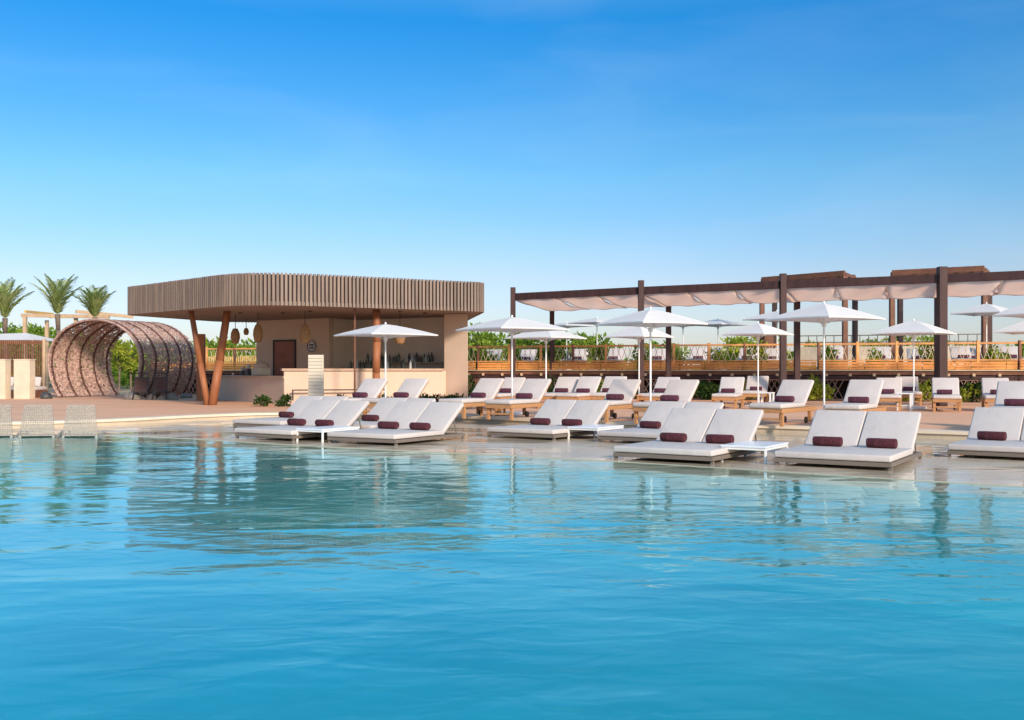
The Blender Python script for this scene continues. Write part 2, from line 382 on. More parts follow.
def low_pair(X,Y,ang,name,short,towels=(1,1)):
    a=R(ang); dx=Vector((math.cos(a),math.sin(a),0)); dy=Vector((-math.sin(a),math.cos(a),0))
    o=getfirst('low',low); o.location=Vector((X,Y,0))+dx*.76; o.rotation_euler=(0,0,a)
    tag(o,name,'sun lounger','white double loungers standing on the pool ledge')
    for k in (0,1):
        if towels[k]:
            q=Vector((X,Y,0))+dx*(.40+.74*k)+dy*(1.24+random.uniform(-.03,.03))+Vector((0,0,.203))
            put_towel('b',q,a+R(random.uniform(-5,5)),('left','right')[k]+' burgundy towel roll on the '+short)
pairs=[
 (-6.20,22.2,-33,'leftmost white double lounger behind the others at the coping','rearmost left double lounger'),
 (-4.05,20.6,-33,'white double lounger behind the gap of the two front left ones','second rear double lounger'),
 (-5.24,18.9,-33,'front white double lounger nearest the bar, left of a low table','front double lounger nearest the bar'),
 (-3.28,17.75,-31,'front white double lounger in front of the bar parasol, right of a low table','front double lounger right of the leftmost low table'),
 (-.48,19.15,-35,'white double lounger alone in the middle of the ledge, left of a low table','double lounger in the middle of the ledge'),
 (1.52,17.95,-36,'white double lounger half hidden behind the big near one','half hidden double lounger'),
 (1.46,14.44,-33,'white double lounger left of the nearest low side table','near double lounger left of the nearest table'),
 (3.55,13.55,-32,'white double lounger nearest the camera, right of the nearest low table','near double lounger right of the nearest table'),
 (6.44,14.8,-35,'white double lounger cut by the right frame edge','double lounger at the right frame edge'),
]
for X,Y,a,nm,sh in pairs: low_pair(X,Y,a,nm,sh)
# low side tables
def low_table(X,Y,ang,label):
    r=empty('side_table',(X,Y,0),R(ang),label,'side table','low white side tables between water loungers')
    w=.33
    MB().box(-w,0,.215,w,1.0,.245).build('table_top',M['table_top'],r,.006)
    MB().box(-w+.01,.01,.185,w-.01,.99,.213).build('apron',M['white_metal'],r)
    for sx in (-1,1):
        for y in (.012,.958):
            x=sx*(w-.015); MB().box(x-.015,y,-.12,x+.015,y+.03,.184).build('leg',M['white_metal'],r,.003)
low_table(3.22,13.95,-33,'low white side table nearest the camera between two lounger pairs')
low_table(-3.66,18.0,-33,'low white side table between the two left front lounger pairs')
low_table(1.30,18.5,-35,'low white side table in the middle beside the third lounger pair')
# ---------------------------------------------------------------- teak loungers
def make_teak():
    r=empty('teak_lounger',(0,0,0)); W=.36; L=2.0
    f=MB(); f.box(-W,0,.27,-W+.045,L,.36); f.box(W-.045,0,.27,W,L,.36); f.box(-W+.045,0,.27,W-.045,.04,.36); f.box(-W+.045,L-.04,.27,W-.045,L,.36)
    for i in range(14): f.box(-W+.046,.08+i*.09,.33,W-.046,.14+i*.09,.352)
    f.build('frame',M['teak'],r,.006)
    for sx in (-1,1):
        x=sx*(W-.04); MB().box(x-.035,.05,0,x+.035,.12,.268).build('leg',M['teak'],r,.005)
        MB().box(x-.035,L-.38,.04,x+.035,L-.31,.268).build('leg',M['teak'],r,.005)
        w=MB(); w.tube((x-sx*.06,L-.345,.07),(x-sx*.1,L-.345,.07),.07,n=16); w.build('wheel',M['darkmetal'],r)
    MB().box(-W+.08,.06,.12,W-.08,.10,.16).build('stretcher',M['teak'],r)
    MB().box(-W,-.03,.362,W,1.32,.465).build('seat_cushion',M['cushion_t'],r,.04,True,seg=4)
    Mx=Matrix.Translation((0,1.26,.465))@Matrix.Rotation(R(42),4,'X')
    MB().box(-W,0,-.09,W,.74,0,Mx).build('back_cushion',M['cushion_t'],r,.04,True,seg=4)
    b=MB(); b.box(-W+.03,.02,-.115,-W+.08,.72,-.092,Mx); b.box(W-.08,.02,-.115,W-.03,.72,-.092,Mx)
    for i in range(5): b.box(-W+.08,.1+i*.13,-.113,W-.08,.16+i*.13,-.094,Mx)
    b.build('back_frame',M['teak'],r)
    return r
teak=make_teak(); cache(teak)
def teak_l(px,py,ang,label,short,z0=DK,towel='p',zt=None,dd=None,grp='teak sun loungers on the terracotta deck',s=1.0):
    """px,py = towel bottom centre in the photograph measurements; ang = direction foot->head"""
    zt=z0+.465
    p=G(px,py,zt) if dd is None else P(px,dd,zt)
    a=R(ang-90); dy=Vector((-math.sin(a),math.cos(a),0))
    foot=Vector((p.x,p.y,z0))-dy*1.12
    o=getfirst('teak',teak); o.location=foot; o.rotation_euler=(0,0,a+R(random.uniform(-2.5,2.5))); o.scale=(1,1,random.uniform(.975,1.01))
    tag(o,label,'sun lounger',grp)
    if towel: put_towel(towel,Vector((p.x,p.y,zt-.008)),a+R(random.uniform(-6,6)),'plum towel on the '+short)
    return o
T=[ # px, py(towel bottom), angle, label, short
 (360,397.5,60,'teak lounger with white mattress left of the parasol pole at the bar','teak lounger left of the parasol pole at the bar'),
 (401,397.5,60,'teak lounger with white mattress right of the parasol pole at the bar','teak lounger right of the parasol pole at the bar'),
 (478,397.8,57,'teak lounger with white mattress just right of the bar pier','teak lounger just right of the bar pier'),
 (524,398.6,57,'teak lounger with white mattress between the two parasols right of the bar','teak lounger between the two parasols right of the bar'),
 (615,399.7,57,'teak lounger in front row left of the large double parasol poles','front row teak lounger left of the double parasol poles'),
 (669.5,401.0,57,'teak lounger in front row right of the double parasol poles','front row teak lounger right of the double parasol poles'),
 (784.5,402.0,55,'teak lounger in front row before the paired dark pergola posts','front row teak lounger before the paired dark posts'),
 (858.5,403.0,55,'teak lounger in front row right of the tallest white parasol pole','front row teak lounger right of the tallest parasol pole'),
 (1016,405.8,56,'teak lounger in front row at the right edge of the picture','front row teak lounger at the right picture edge'),
]
for px,py,a,l,s in T: teak_l(px,py,a,l,s)
T2=[
 (561.5,392.4,66,'rear row teak lounger right of the left dark pergola posts','rear row teak lounger right of the left pergola posts'),
 (583,392.8,62,'rear row teak lounger with its back beside the yellow green bush','rear row teak lounger beside the yellow green bush'),
 (506,392.6,64,'rear row teak lounger behind the one between the two parasols','rear row teak lounger at the leftmost pergola post'),
 (609,392.4,64,'rear row teak lounger peeping out left of the double parasol poles','rear row teak lounger left of the double parasol poles'),
 (661,392.6,64,'rear row teak lounger peeping out right of the double parasol poles','rear row teak lounger right of the double parasol poles'),
 (728,392.8,72,'rear row teak lounger facing the camera beside the dark trellis','rear row teak lounger beside the dark trellis'),
 (887,393.6,70,'rear row teak lounger behind the one right of the tallest parasol','rear row teak lounger behind the tall parasol seat'),
 (944.5,394.2,70,'rear row teak lounger facing the camera in front of the thickest post','rear row teak lounger in front of the thickest post'),
 (998,394.2,66,'rear row teak lounger behind the one at the right picture edge','rear row teak lounger behind the right edge seat'),
]
for px,py,a,l,s in T2: teak_l(px,py,a,l,s)
teak_l(756,0,70,'small distant teak lounger against the trellis left of the paired posts','distant teak lounger left of the paired posts',dd=33.5)
teak_l(909,0,70,'small distant teak lounger by the white bistro table','distant teak lounger by the white bistro table',dd=33.0)
# small tables on deck
def deck_table(px,py,label,m,w=.24,h=.42,z=DK,ang=-30):
    p=G(px,py,z); r=empty('side_table',p,R(ang),label,'side table','small tables on the deck')
    MB().box(-w,-w,h-.03,w,w,h).build('table_top',m,r,.005)
    for sx in (-1,1):
        for sy in (-1,1): 
            x=sx*(w-.03); y=sy*(w-.03); MB().box(x-.022,y-.022,0,x+.022,y+.022,h-.031).build('leg',m,r,.003)
    MB().box(-w+.05,-w+.05,.14,w-.05,w-.05,.16).build('shelf',m,r)
deck_table(493,416.0,'square teak side table between two front row loungers right of the bar',M['teak'])
deck_table(905,410.5,'spindly white bistro table by the pole right of the tall parasol',M['white_metal'],.2,.5)
deck_table(766,409.5,'small white bistro table before the distant lounger near the paired posts',M['white_metal'],.2,.5)
deck_table(634,409.0,'square teak side table under the double parasol poles',M['teak'])
# ---------------------------------------------------------------- parasols
def parasol(px,d,ya,yr,wpx,rot,zb,label,grp='white square parasols'):
    X=(px-512)*d/F; za=ZC+(HY-ya)*d/F; zr=ZC+(HY-yr)*d/F; W=wpx*d/F
    rr=R(rot); side=W/(abs(math.cos(rr))+abs(math.sin(rr))); h=side/2
    r=empty('parasol',(X,d,zb),rr,label,'parasol',grp)
    za-=.0022*d; za-=zb; zr-=zb
    c=MB(); n=8; K=5; vs=[(0,0,za)]; fs=[]
    ring=[]
    for i in range(4*n):
        s=i//n; t=(i%n)/n
        cs=[(h,-h),(h,h),(-h,h),(-h,-h)]; a=cs[s]; b=cs[(s+1)%4]
        ring.append((a[0]+(b[0]-a[0])*t,a[1]+(b[1]-a[1])*t,math.sin(math.pi*t)))
    m=len(ring)
    for k in range(1,K+1):
        u=k/K
        for (x,y,sg) in ring:
            z=za+(zr-za)*(u**1.22)-0.0 - .05*(za-zr)*math.sin(math.pi*u)*sg + .10*(za-zr)*sg*u*.4
            vs.append((x*u,y*u,z))
    for i in range(m): fs.append((0,1+i,1+(i+1)%m))
    for k in range(K-1):
        for i in range(m): fs.append((1+k*m+i,1+(k+1)*m+i,1+(k+1)*m+(i+1)%m,1+k*m+(i+1)%m))
    base=len(vs)
    for (x,y,sg) in ring: vs.append((x*1.0,y*1.0,zr+.04*(za-zr)*sg-.03))
    for i in range(m): fs.append((1+(K-1)*m+i,base+i,base+(i+1)%m,1+(K-1)*m+(i+1)%m))
    c.add(vs,fs); c.build('canopy',M['parasol'],r,smooth=False,solid=.006)
    MB().tube((0,0,.02),(0,0,za-.01),.022,n=12).build('pole',M['white_metal'],r,smooth=False)
    MB().lathe([(.02,za-.005),(.028,za+.02),(.02,za+.045),(.006,za+.06)],n=10).build('finial',M['white_metal'],r,smooth=True)
    for sx,sy in ((1,1),(1,-1),(-1,1),(-1,-1)):
        MB().beam((0,0,za-.05),(sx*h*.97,sy*h*.97,zr-.03),.02,.025).build('rib',M['white_metal'],r)
        MB().beam((0,0,zr-.12),(sx*h*.5,sy*h*.5,(za+zr)/2-.05),.018,.02).build('strut',M['white_metal'],r)
    MB().lathe([(.05,zr-.17),(.05,zr-.08)],n=12).build('hub',M['white_metal'],r)
    MB().box(-.28,-.28,.004,.28,.28,.07).build('base',M['white_metal'],r,.01)
    return r
parasol(385.5,27,322,335,106,38,DK,'white square parasol in front of the bar opening')
parasol(512,25.6,315,329.5,114,35,DK,'white parasol touching the right corner of the bar roof')
parasol(546,31,325.5,338,82,50,DK,'lower white parasol overlapping the one at the bar corner')
parasol(650.5,22.5,307,324,109,30,DK,'large white parasol with two poles below it at picture centre right')
parasol(639,32,322,337,70,45,DK,'flat white parasol tucked under the large centre right parasol')
parasol(758,31,321,334.5,70,40,DK,'small white parasol just left of the paired dark pergola posts')
parasol(824,22.5,301.5,319,113,32,DK,'largest white parasol right of the paired dark pergola posts')
parasol(913.7,29.5,318.5,333.5,88,48,DK,'white parasol just left of the thickest pergola post')
parasol(1041,22.5,297,315,90,35,DK,'upper white parasol half cut by the right frame edge')
parasol(1037,29.5,316,332,90,48,DK,'lower white parasol half cut by the right frame edge')
tg='distant parasols on the raised terrace'
parasol(566.7,50,320.5,326,58,40,TZ,'tiny distant white parasol left of the other terrace one',tg)
parasol(597,46.5,315.5,323,58,40,TZ,'distant white parasol between the left pergola posts and centre',tg)
parasol(718,46,317,325,62,40,TZ,'distant white parasol on the terrace right of the centre parasol',tg)
parasol(683,46,318,325,56,40,TZ,'distant white parasol showing behind the large centre right one',tg)
parasol(777,41,309,319.5,68,40,TZ,'terrace parasol partly behind the paired dark pergola posts',tg)
parasol(986.5,36.8,301.5,313.5,70,40,TZ,'terrace parasol right of the thickest pergola post',tg)
# ---------------------------------------------------------------- pool bar
bar=empty('pool_bar',(0,0,0),0,'beige stucco pool bar with slatted flat roof','bar')
SZ=3.25
def round_poly(pts,rads,n=10):
    out=[]; m=len(pts)
    for i in range(m):
        a=Vector(pts[i-1]); b=Vector(pts[i]); c=Vector(pts[(i+1)%m]); r=rads[i]
        d1=(a-b).normalized(); d2=(c-b).normalized(); p1=b+d1*r; p2=b+d2*r
        for k in range(n+1):
            t=k/n; out.append((1-t)**2*p1+2*t*(1-t)*b+t*t*p2)
    return out
roofp=round_poly([(-13.75,35.3),(-7.7,29.4),(-.86,33.3),(-1.9,40.5),(-11.6,41.0)],[.6,2.0,.55,1,1.5])
rt=[(p.x,p.y) for p in roofp]
def scale_in(pts,d): return offset(pts,-d)
area=sum(rt[i-1][0]*rt[i][1]-rt[i][0]*rt[i-1][1] for i in range(len(rt)))
if area<0: rt=rt[::-1]
ins=offset(rt,.10); 
if abs(ins[0][0])>abs(rt[0][0]): ins=offset(rt,-.10)
MB().prism(ins,SZ+.0,SZ+.12).build('soffit',M['soffit'],bar)
MB().prism(ins,SZ+.125,SZ+.93).build('roof_core',M['slatback'],bar)
# slats
mb=MB(); 
m_=len(rt); acc=0; step=.125
for i in range(m_):
    a=Vector(rt[i]); b=Vector(rt[(i+1)%m_]); L_=(b-a).length; d=(b-a)
    if L_<1e-5: continue
    d.normalize(); nn=Vector((d.y,-d.x))
    while acc<L_:
        p=a+d*acc
        w=.036; dep=.075+random.uniform(-.006,.006)
        q0=p-nn*.085
        Mx=Matrix.Translation((q0.x,q0.y,0))@Matrix.Rotation(math.atan2(d.y,d.x),4,'Z')
        mb.box(-w,-dep,SZ-.01,w,0,SZ+.97+random.uniform(-.004,.004),Mx)
        acc+=step
    acc-=L_
fas=mb.build('fascia_slats',M['slat'],bar)
# walls
def wallseg(mb,a,b,z0,z1,t,side=1):
    a=Vector((a[0],a[1])); b=Vector((b[0],b[1])); d=(b-a).normalized(); nn=Vector((-d.y,d.x))*side
    pts=[a,b,b+nn*t,a+nn*t]
    if side<0: pts=pts[::-1]
    mb.prism([(p.x,p.y) for p in pts],z0,z1)
W0=(-10.1,39.5); W1=(-6.86,37.5); W2=(-2.37,34.9); W3=(-1.52,34.4)
mb=MB(); wallseg(mb,W0,W1,DK,SZ-.002,.25); 
mb.build('wall',M['stucco'],bar)
mb=MB(); mb.prism([(-2.37,34.9),(-1.52,34.4),(-1.76,38.0),(-2.6,38.5)],DK,SZ-.002); mb.build('pier',M['stucco'],bar,.02)
# recess: back wall, lower back bar, side
d=(Vector(W2)-Vector(W1)).normalized(); nn=Vector((-d.y,d.x))
bk1=Vector(W1)+nn*1.6; bk2=Vector(W2)+nn*1.6-d*.35
mb=MB(); wallseg(mb,bk1,bk2,DK,SZ-.002,.2); mb.build('back_wall',M['stucco_in'],bar)
mb=MB(); wallseg(mb,Vector(W1)+nn*.26,bk1,DK,SZ-.003,.2); mb.build('side_wall',M['stucco_in'],bar)
mb=MB(); wallseg(mb,W1,W2,DK,1.30,.55); mb.build('back_counter',M['stucco'],bar)
mb=MB(); wallseg(mb,Vector(W1)-nn*.05,Vector(W2)-nn*.05,1.302,1.35,.65); mb.build('back_counter_top',M['counter'],bar)
mb=MB(); wallseg(mb,Vector(W1)+nn*1.25+d*.1,Vector(W2)+nn*1.25-d*.05,1.55,1.59,.33); mb.build('bottle_shelf',M['counter'],bar)
# soffit downlights
mb=MB()
# door
dd=(Vector(W1)-Vector(W0)).normalized(); dn=Vector((dd.y,-dd.x))
def onwall(px):
    # intersection of pixel ray with wall line
    k=(px-512)/F; a=Vector(W0)
    t=(k*a.y-a.x)/(dd.x-k*dd.y); return a+dd*t
q0=onwall(275); q1=onwall(295)
door=MB(); wallseg(door,q0+dn*.03,q1+dn*.03,DK,2.40,.026); dr=door.build('door',M['door'],bar)
mb=MB(); wallseg(mb,q0+dn*.05-dd*.07,q0+dn*.05,DK,2.47,.048); wallseg(mb,q1+dn*.05,q1+dn*.05+dd*.07,DK,2.47,.048); wallseg(mb,q0+dn*.05,q1+dn*.05,2.402,2.47,.048); mb.build('door_frame',M['darkmetal'],bar)
mb=MB(); h=q1+dn*.07-dd*.1; mb.tube((h.x,h.y,1.1),(h.x,h.y,1.35),.018); mb.build('handle',M['white_metal'],dr)
# front counters
C=[(-11.6,39.3),(-9.25,35.6),(-7.55,33.0)]
mb=MB(); wallseg(mb,C[0],C[1],DK,1.02,.5); wallseg(mb,C[1],C[2],DK,1.0195,.5); mb.build('low_counter',M['stucco'],bar)
mb=MB(); wallseg(mb,(-11.66,39.3),(-9.27,35.5),1.022,1.10,.66); wallseg(mb,(-9.27,35.5),(-7.53,32.9),1.0215,1.099,.66); mb.build('low_counter_top',M['counter'],bar)
mb=MB(); wallseg(mb,(-7.5,32.92),(-2.3,34.75),DK,1.27,.3); mb.build('high_counter',M['stucco'],bar)
mb=MB(); wallseg(mb,(-7.55,32.84),(-2.38,34.66),1.272,1.35,.5); mb.build('high_counter_top',M['counter'],bar)
mb=MB(); wallseg(mb,(-7.2,32.72),(-4.3,33.75),.62,.66,.04); wallseg(mb,(-7.2,32.76),(-7.16,32.776),.3,.615,.04); mb.build('foot_rail',M['darkmetal'],bar)
# columns
mb=MB(); mb.path([(-9.98,32.8,DK),(-10.25,32.9,1.5),(-10.62,33.1,SZ-.002)],[.11,.10,.09],12); mb.build('slanted_column',M['orange'],bar,smooth=True)
mb=MB(); mb.path([(-9.82,32.75,DK),(-9.62,32.9,1.6),(-9.42,33.1,SZ-.002)],[.15,.14,.12],12); mb.build('slanted_column',M['orange'],bar,smooth=True)
mb=MB(); mb.path([(-4.36,32.3,DK),(-4.39,32.3,1.2),(-4.36,32.3,2.2),(-4.38,32.3,SZ-.002)],[.13,.12,.125,.12],14); mb.build('round_column',M['orange'],bar,smooth=True)
mb=MB(); mb.tube((-5.0,31.8,DK),(-5.0,31.8,SZ-.002),.03); mb.build('thin_pole',M['brown'],bar)
# soffit lights
for px,d_ in ((283,34),(310,33),(400,33),(425,34),(240,34)):
    p=P(px,d_,0); MB().lathe([(.07,SZ-.03),(.07,SZ-.002)],(p.x,p.y,0),12).build('downlight',M['darkmetal'],bar)
# tall timber panel behind the columns
p=P(201,37.5,DK); o=MB().box(-.15,-.08,0,.15,.08,2.5).build('timber_post',M['orange'],None,.01); o.location=p
tag(o,'broad orange timber post behind the slanted bar columns','post')
# pendants
def pendant(px,y0,y1,wpx,d_,label):
    X=(px-512)*d_/F; z1=ZC+(HY-y0)*d_/F; z0=ZC+(HY-y1)*d_/F; w=wpx*d_/F/2; h=z1-z0
    r=empty('pendant_lamp',(X,d_,z0),0,label,'lamp','woven pendant lamps under the bar roof')
    MB().lathe([(w*.55,0),(w*.8,h*.12),(w,h*.42),(w*.9,h*.7),(w*.6,h*.93),(w*.45,h)],n=14).build('lamp_shade',M['lampw'],r,smooth=True)
    MB().tube((0,0,h),(0,0,SZ-z0-.003),.012,n=6).build('cord',M['darkmetal'],r)
pendant(235.3,328.5,343.5,9.5,35,'leftmost wicker pendant lamp seen against the hedge and sky')
pendant(246.2,328,335,5.5,38,'smallest wicker pendant lamp seen against the sky')
pendant(258,324.5,342,10,34,'wicker pendant lamp at the left end of the bar wall')
pendant(305,325,343,11,33,'wicker pendant lamp above the round blue sign')
pendant(400,331,344,11,34,'wicker pendant lamp behind the parasol at the bar opening')
# round sign
sg=empty('round_sign',(0,0,0),0,'small round blue ringed emblem on bar wall above menu board','sign')
q=onwall(312.5)+dn*.03; z=2.2; ang=math.atan2(dd.y,dd.x)
sg.location=(q.x,q.y,z); sg.rotation_euler=(0,0,ang)
mb=MB(); mb.tube((0,0,0),(0,-.015,0),.2,n=28); mb.build('disc',M['stucco_in'],sg)
mb=MB()
for i in range(28):
    a0=2*math.pi*i/28; a1=2*math.pi*(i+1)/28
    mb.beam((.205*math.cos(a0),-.03,.205*math.sin(a0)),(.205*math.cos(a1),-.03,.205*math.sin(a1)),.02,.024)
mb.build('ring',M['blue'],sg)
mb=MB()
for zz,w_ in ((.05,.10),(-.06,.09)):
    x=-w_
    while x<w_:
        l=random.uniform(.025,.04)
        mb.beam((x,-.03,zz-.03),(x+.012,-.03,zz+.035),.012,.014); mb.beam((x+.012,-.03,zz+.03),(x+l,-.03,zz-.02),.012,.012); x+=l+.012
mb.build('lettering',M['blue'],sg)
# menu board
mbx=empty('menu_board',P(316,29.8,DK),R(-12),'tall cream slatted menu board standing before the bar counter','menu board')
MB().box(-.235,-.04,0,.235,.04,1.60).build('panel',M['creamslat'],mbx,.006)
mb=MB()
for i in range(15): mb.box(-.225,-.062,.1+i*.1,.225,-.041,.165+i*.1)
mb.build('slats',M['creamslat'],mbx,.003)
# oven on low counter
ov=empty('clay_oven',P(261,36.4,1.10),R(-55),'cream clay oven with pointed dome on the low bar counter','oven')
MB().box(-.32,-.25,0.002,.32,.25,.28).build('base',M['cream'],ov,.02)
MB().lathe([(.29,.282),(.28,.34),(.2,.44),(.08,.52),(.01,.55)],n=20).build('dome',M['stucco'],ov,smooth=True)
# kit on counter
for i,(px,d_,h,l) in enumerate(((243,38,.30,'squat dark coffee machine on the low bar counter'),(248.5,37.3,.40,'taller dark blender on the low bar counter'))):
    r=empty('bar_machine',P(px,d_,1.10),R(-50),l,'machine')
    MB().box(-.11,-.1,.002,.11,.1,h*.6).build('body',M['dkgrey'],r,.015); MB().lathe([(.05,h*.602),(.08,h*.8),(.085,h)],n=12).build('jug',M['glassw'],r)
# bottles
bshape=[(.036,0),(.038,.02),(.038,.18),(.030,.215),(.013,.25),(.013,.31)]
protos=[MB().lathe(bshape,n=10).mesh('bottle') for _ in range(3)]
for me,m in zip(protos,(M['glassb'],M['dkgrey'],M['glassw'])): me.materials.append(m)
bi=0
for row,(z,off,s0,s1,npx) in enumerate(((1.59,1.42,.12,.72,24),(1.35,.35,.12,.72,20))):
    for i in range(npx):
        t=s0+(s1-s0)*(i+random.uniform(-.3,.3))/npx
        if random.random()<.15: continue
        q=Vector(W1).lerp(Vector(W2),t+.02)+nn*(off+random.uniform(-.04,.04))
        o=bpy.data.objects.new('bottle',random.choice(protos)); COL.objects.link(o)
        o.location=(q.x,q.y,z); s=random.uniform(.8,1.25); o.scale=(s*1.2,s*1.2,s)
        tag(o,('glass spirit bottle standing on the back bar shelf' if row==0 else 'glass spirit bottle standing on the back bar worktop'),'bottle','bottles behind the bar' if row==0 else 'bottles on the back bar worktop')
# ---------------------------------------------------------------- woven tunnel
tun=empty('woven_tunnel',(0,0,0),0,'round brown woven wicker tunnel with dark bent ribs','tunnel')
ax=Vector((.42,.91,0)).normalized(); hx=Vector((ax.y,-ax.x,0)); c0=Vector((-17.05,41,1.7))
def ell(t,a=2.55,bu=1.66,bl=2.3):
    return a*math.cos(t), (bu if math.sin(t)>0 else bl)*math.sin(t)
tmin=-math.asin(1.5/2.3)
def tp(s,t,dr=0):
    x,z=ell(t); L_=math.hypot(x,z); x+=dr*x/L_; z+=dr*z/L_
    taper=1-.01*s
    return c0+ax*s+hx*x*taper+Vector((0,0,z))
mb=MB(); NT=150; NS=52; S0=-.16; S1=3.1
for i in range(NT):
    for j in range(NS):
        if random.random()<.09: continue
        t0=tmin+(math.pi-2*tmin)*(i+random.uniform(-.15,.15))/NT; t1=tmin+(math.pi-2*tmin)*(i+1+random.uniform(-.2,.1))/NT
        s0=S0+(S1-S0)*(j+random.uniform(-.3,.1))/NS; s1=S0+(S1-S0)*(j+1+random.uniform(-.1,.5))/NS
        k=.03*math.sin((i+j)*math.pi)+random.uniform(-.03,.03)
        mb.add([tp(s0,t0,k),tp(s1,t0+.004,-k),tp(s1,t1,-k),tp(s0,t1,k)],((0,1,2,3),))
mb.build('woven_skin',M['wicker'],tun,solid=.012)
for kk in range(5):
    s=kk*.715
    mb=MB(); pts=[tp(s,tmin+(math.pi-2*tmin)*i/40,0) for i in range(41)]
    mb.path(pts,.05,6); mb.build('rib',M['rib'],tun,smooth=True)
mb=MB(); pts=[tp(S0,tmin+(math.pi-2*tmin)*i/40,.0) for i in range(41)]; mb.path(pts,.05,6); mb.build('rim',M['wicker'],tun)
# path inside the tunnel
mb=MB(); a=c0+ax*-.4; b=c0+ax*14
mb.add([(a.x-hx.x*1.7,a.y-hx.y*1.7,DK+.006),(a.x+hx.x*1.7,a.y+hx.y*1.7,DK+.006),(b.x+hx.x*1.7,b.y+hx.y*1.7,DK+.006),(b.x-hx.x*1.7,b.y-hx.y*1.7,DK+.006)],((0,1,2,3),))
tag(mb.build('path',M['deck']),kind='structure')
# stacked folding chairs in front of tunnel
def dark_chair(px,d_,label):
    r=empty('tall_back_chair',P(px,d_,DK),R(8),label,'chair','dark chairs standing before the tunnel')
    Mx=Matrix.Translation((0,0,.28))@Matrix.Rotation(R(-12),4,'X')
    b=MB(); b.box(-.26,-.02,0,-.22,.02,.78,Mx); b.box(.22,-.02,0,.26,.02,.78,Mx); b.box(-.22,-.02,.74,.22,.02,.78,Mx); b.box(-.22,-.02,.56,.22,.02,.60,Mx); b.box(-.22,-.02,0,.22,.02,.05,Mx)
    b.build('back_frame',M['darkmetal'],r)
    b=MB()
    for i in range(12): b.box(-.22+i*.0367,-.012,.051,-.19+i*.0367,.012,.559,Mx)
    for i in range(12): b.box(-.22,-.016,.06+i*.042,.22,.016,.075+i*.042,Mx)
    b.build('woven_back',M['rib'],r)
    MB().box(-.26,.02,.28,.26,.62,.33).build('seat',M['darkmetal'],r,.01)
    for sx in (-1,1):
        MB().beam((sx*.23,0,.3),(sx*.27,-.12,0),.04,.04).build('leg',M['darkmetal'],r)
        MB().beam((sx*.23,.55,.3),(sx*.25,.62,0),.04,.04).build('leg',M['darkmetal'],r)
dark_chair(140.5,38.6,'left dark woven tall back chair before the tunnel mouth')
dark_chair(160,38.6,'right dark woven tall back chair before the tunnel mouth')
def blob(name,px,d_,z,sx,sy,sz,m,label,cat,group=None):
    bm=bmesh.new(); bmesh.ops.create_icosphere(bm,subdivisions=3,radius=1)
    for v in bm.verts:
        v.co*=1+random.uniform(-.07,.07)+.12*math.sin(v.co.x*3+px)+.1*math.cos(v.co.y*4+px)
        v.co=Vector((v.co.x*sx,v.co.y*sy,max(v.co.z,-.3)*sz+.3*sz))
    me=bpy.data.meshes.new(name); bm.to_mesh(me); bm.free(); me.materials.append(m)
    o=bpy.data.objects.new(name,me); COL.objects.link(o); o.location=P(px,d_,z); return tag(o,label,cat,group)
blob('rock',132,38.9,DK,.3,.25,.22,M['rock'],'grey rock left of the two dark chairs','rock')
blob('rock',152,38.9,DK,.2,.2,.16,M['rock'],'small grey rock between the two dark chairs','rock')
blob('rock',172,38.9,DK,.3,.2,.2,M['rock'],'grey rock right of the two dark chairs','rock')
blob('rock',47,40.0,DK,.22,.2,.22,M['dkgrey'],'black rounded stone at the left foot of the tunnel','rock')
blob('rock',186,41.0,DK,.25,.2,.16,M['rock'],'grey rock at the right foot of the tunnel','rock')
# ---------------------------------------------------------------- vegetation
def crown_mb(n,rx,ry,rz,lw,ll,clumps=14,seed=0,bottom=.3):
    rnd=random.Random(seed); mb=MB(); cl=[]
    for i in range(clumps):
        a=rnd.uniform(0,2*math.pi); u=rnd.uniform(-1,1)*.8; rr=math.sqrt(max(0,1-u*u))*rnd.uniform(.35,.85)
        cl.append((Vector((rr*math.cos(a)*rx,rr*math.sin(a)*ry,u*rz*.85)),rnd.uniform(.28,.5)))
    for i in range(n):
        c,s=rnd.choice(cl); g=Vector((rnd.gauss(0,1),rnd.gauss(0,1),rnd.gauss(0,1)))
        g.normalize(); g*=rnd.uniform(.5,1.05)
        p=c+Vector((g.x*rx*s,g.y*ry*s,g.z*rz*s))
        dr=(g+Vector((rnd.gauss(0,.6),rnd.gauss(0,.6),rnd.gauss(.1,.6)))).normalized()
        q=Vector((rnd.gauss(0,1),rnd.gauss(0,1),rnd.gauss(0,1)))
        mb.leaf(p,dr,lw*rnd.uniform(.7,1.3),ll*rnd.uniform(.7,1.3),q)
    return mb
crowns=[crown_mb(1000,1.25,1.25,1.0,.13,.26,11,s) for s in range(4)]
crown_me=[]
for i,c in enumerate(crowns):
    for key in ('leaf','leafy'):
        me=c.mesh('crown'); me.materials.append(M[key]); crown_me.append((key,i,me))
trunk_mb=MB(); trunk_mb.path([(0,0,-1.7),(.05,.02,-.6),(0,0,.2)],[.09,.06,.03],8)
for a in range(5):
    t=a*1.26; trunk_mb.path([(0,0,-.9+.12*a),(.35*math.cos(t),.35*math.sin(t),-.3+.1*a),(.7*math.cos(t),.7*math.sin(t),.25)],[.04,.03,.012],6)
trunk_me=trunk_mb.mesh('trunk'); trunk_me.materials.append(M['trunk'])
KINDS={'leaf':'mid green','leafy':'yellow green'}
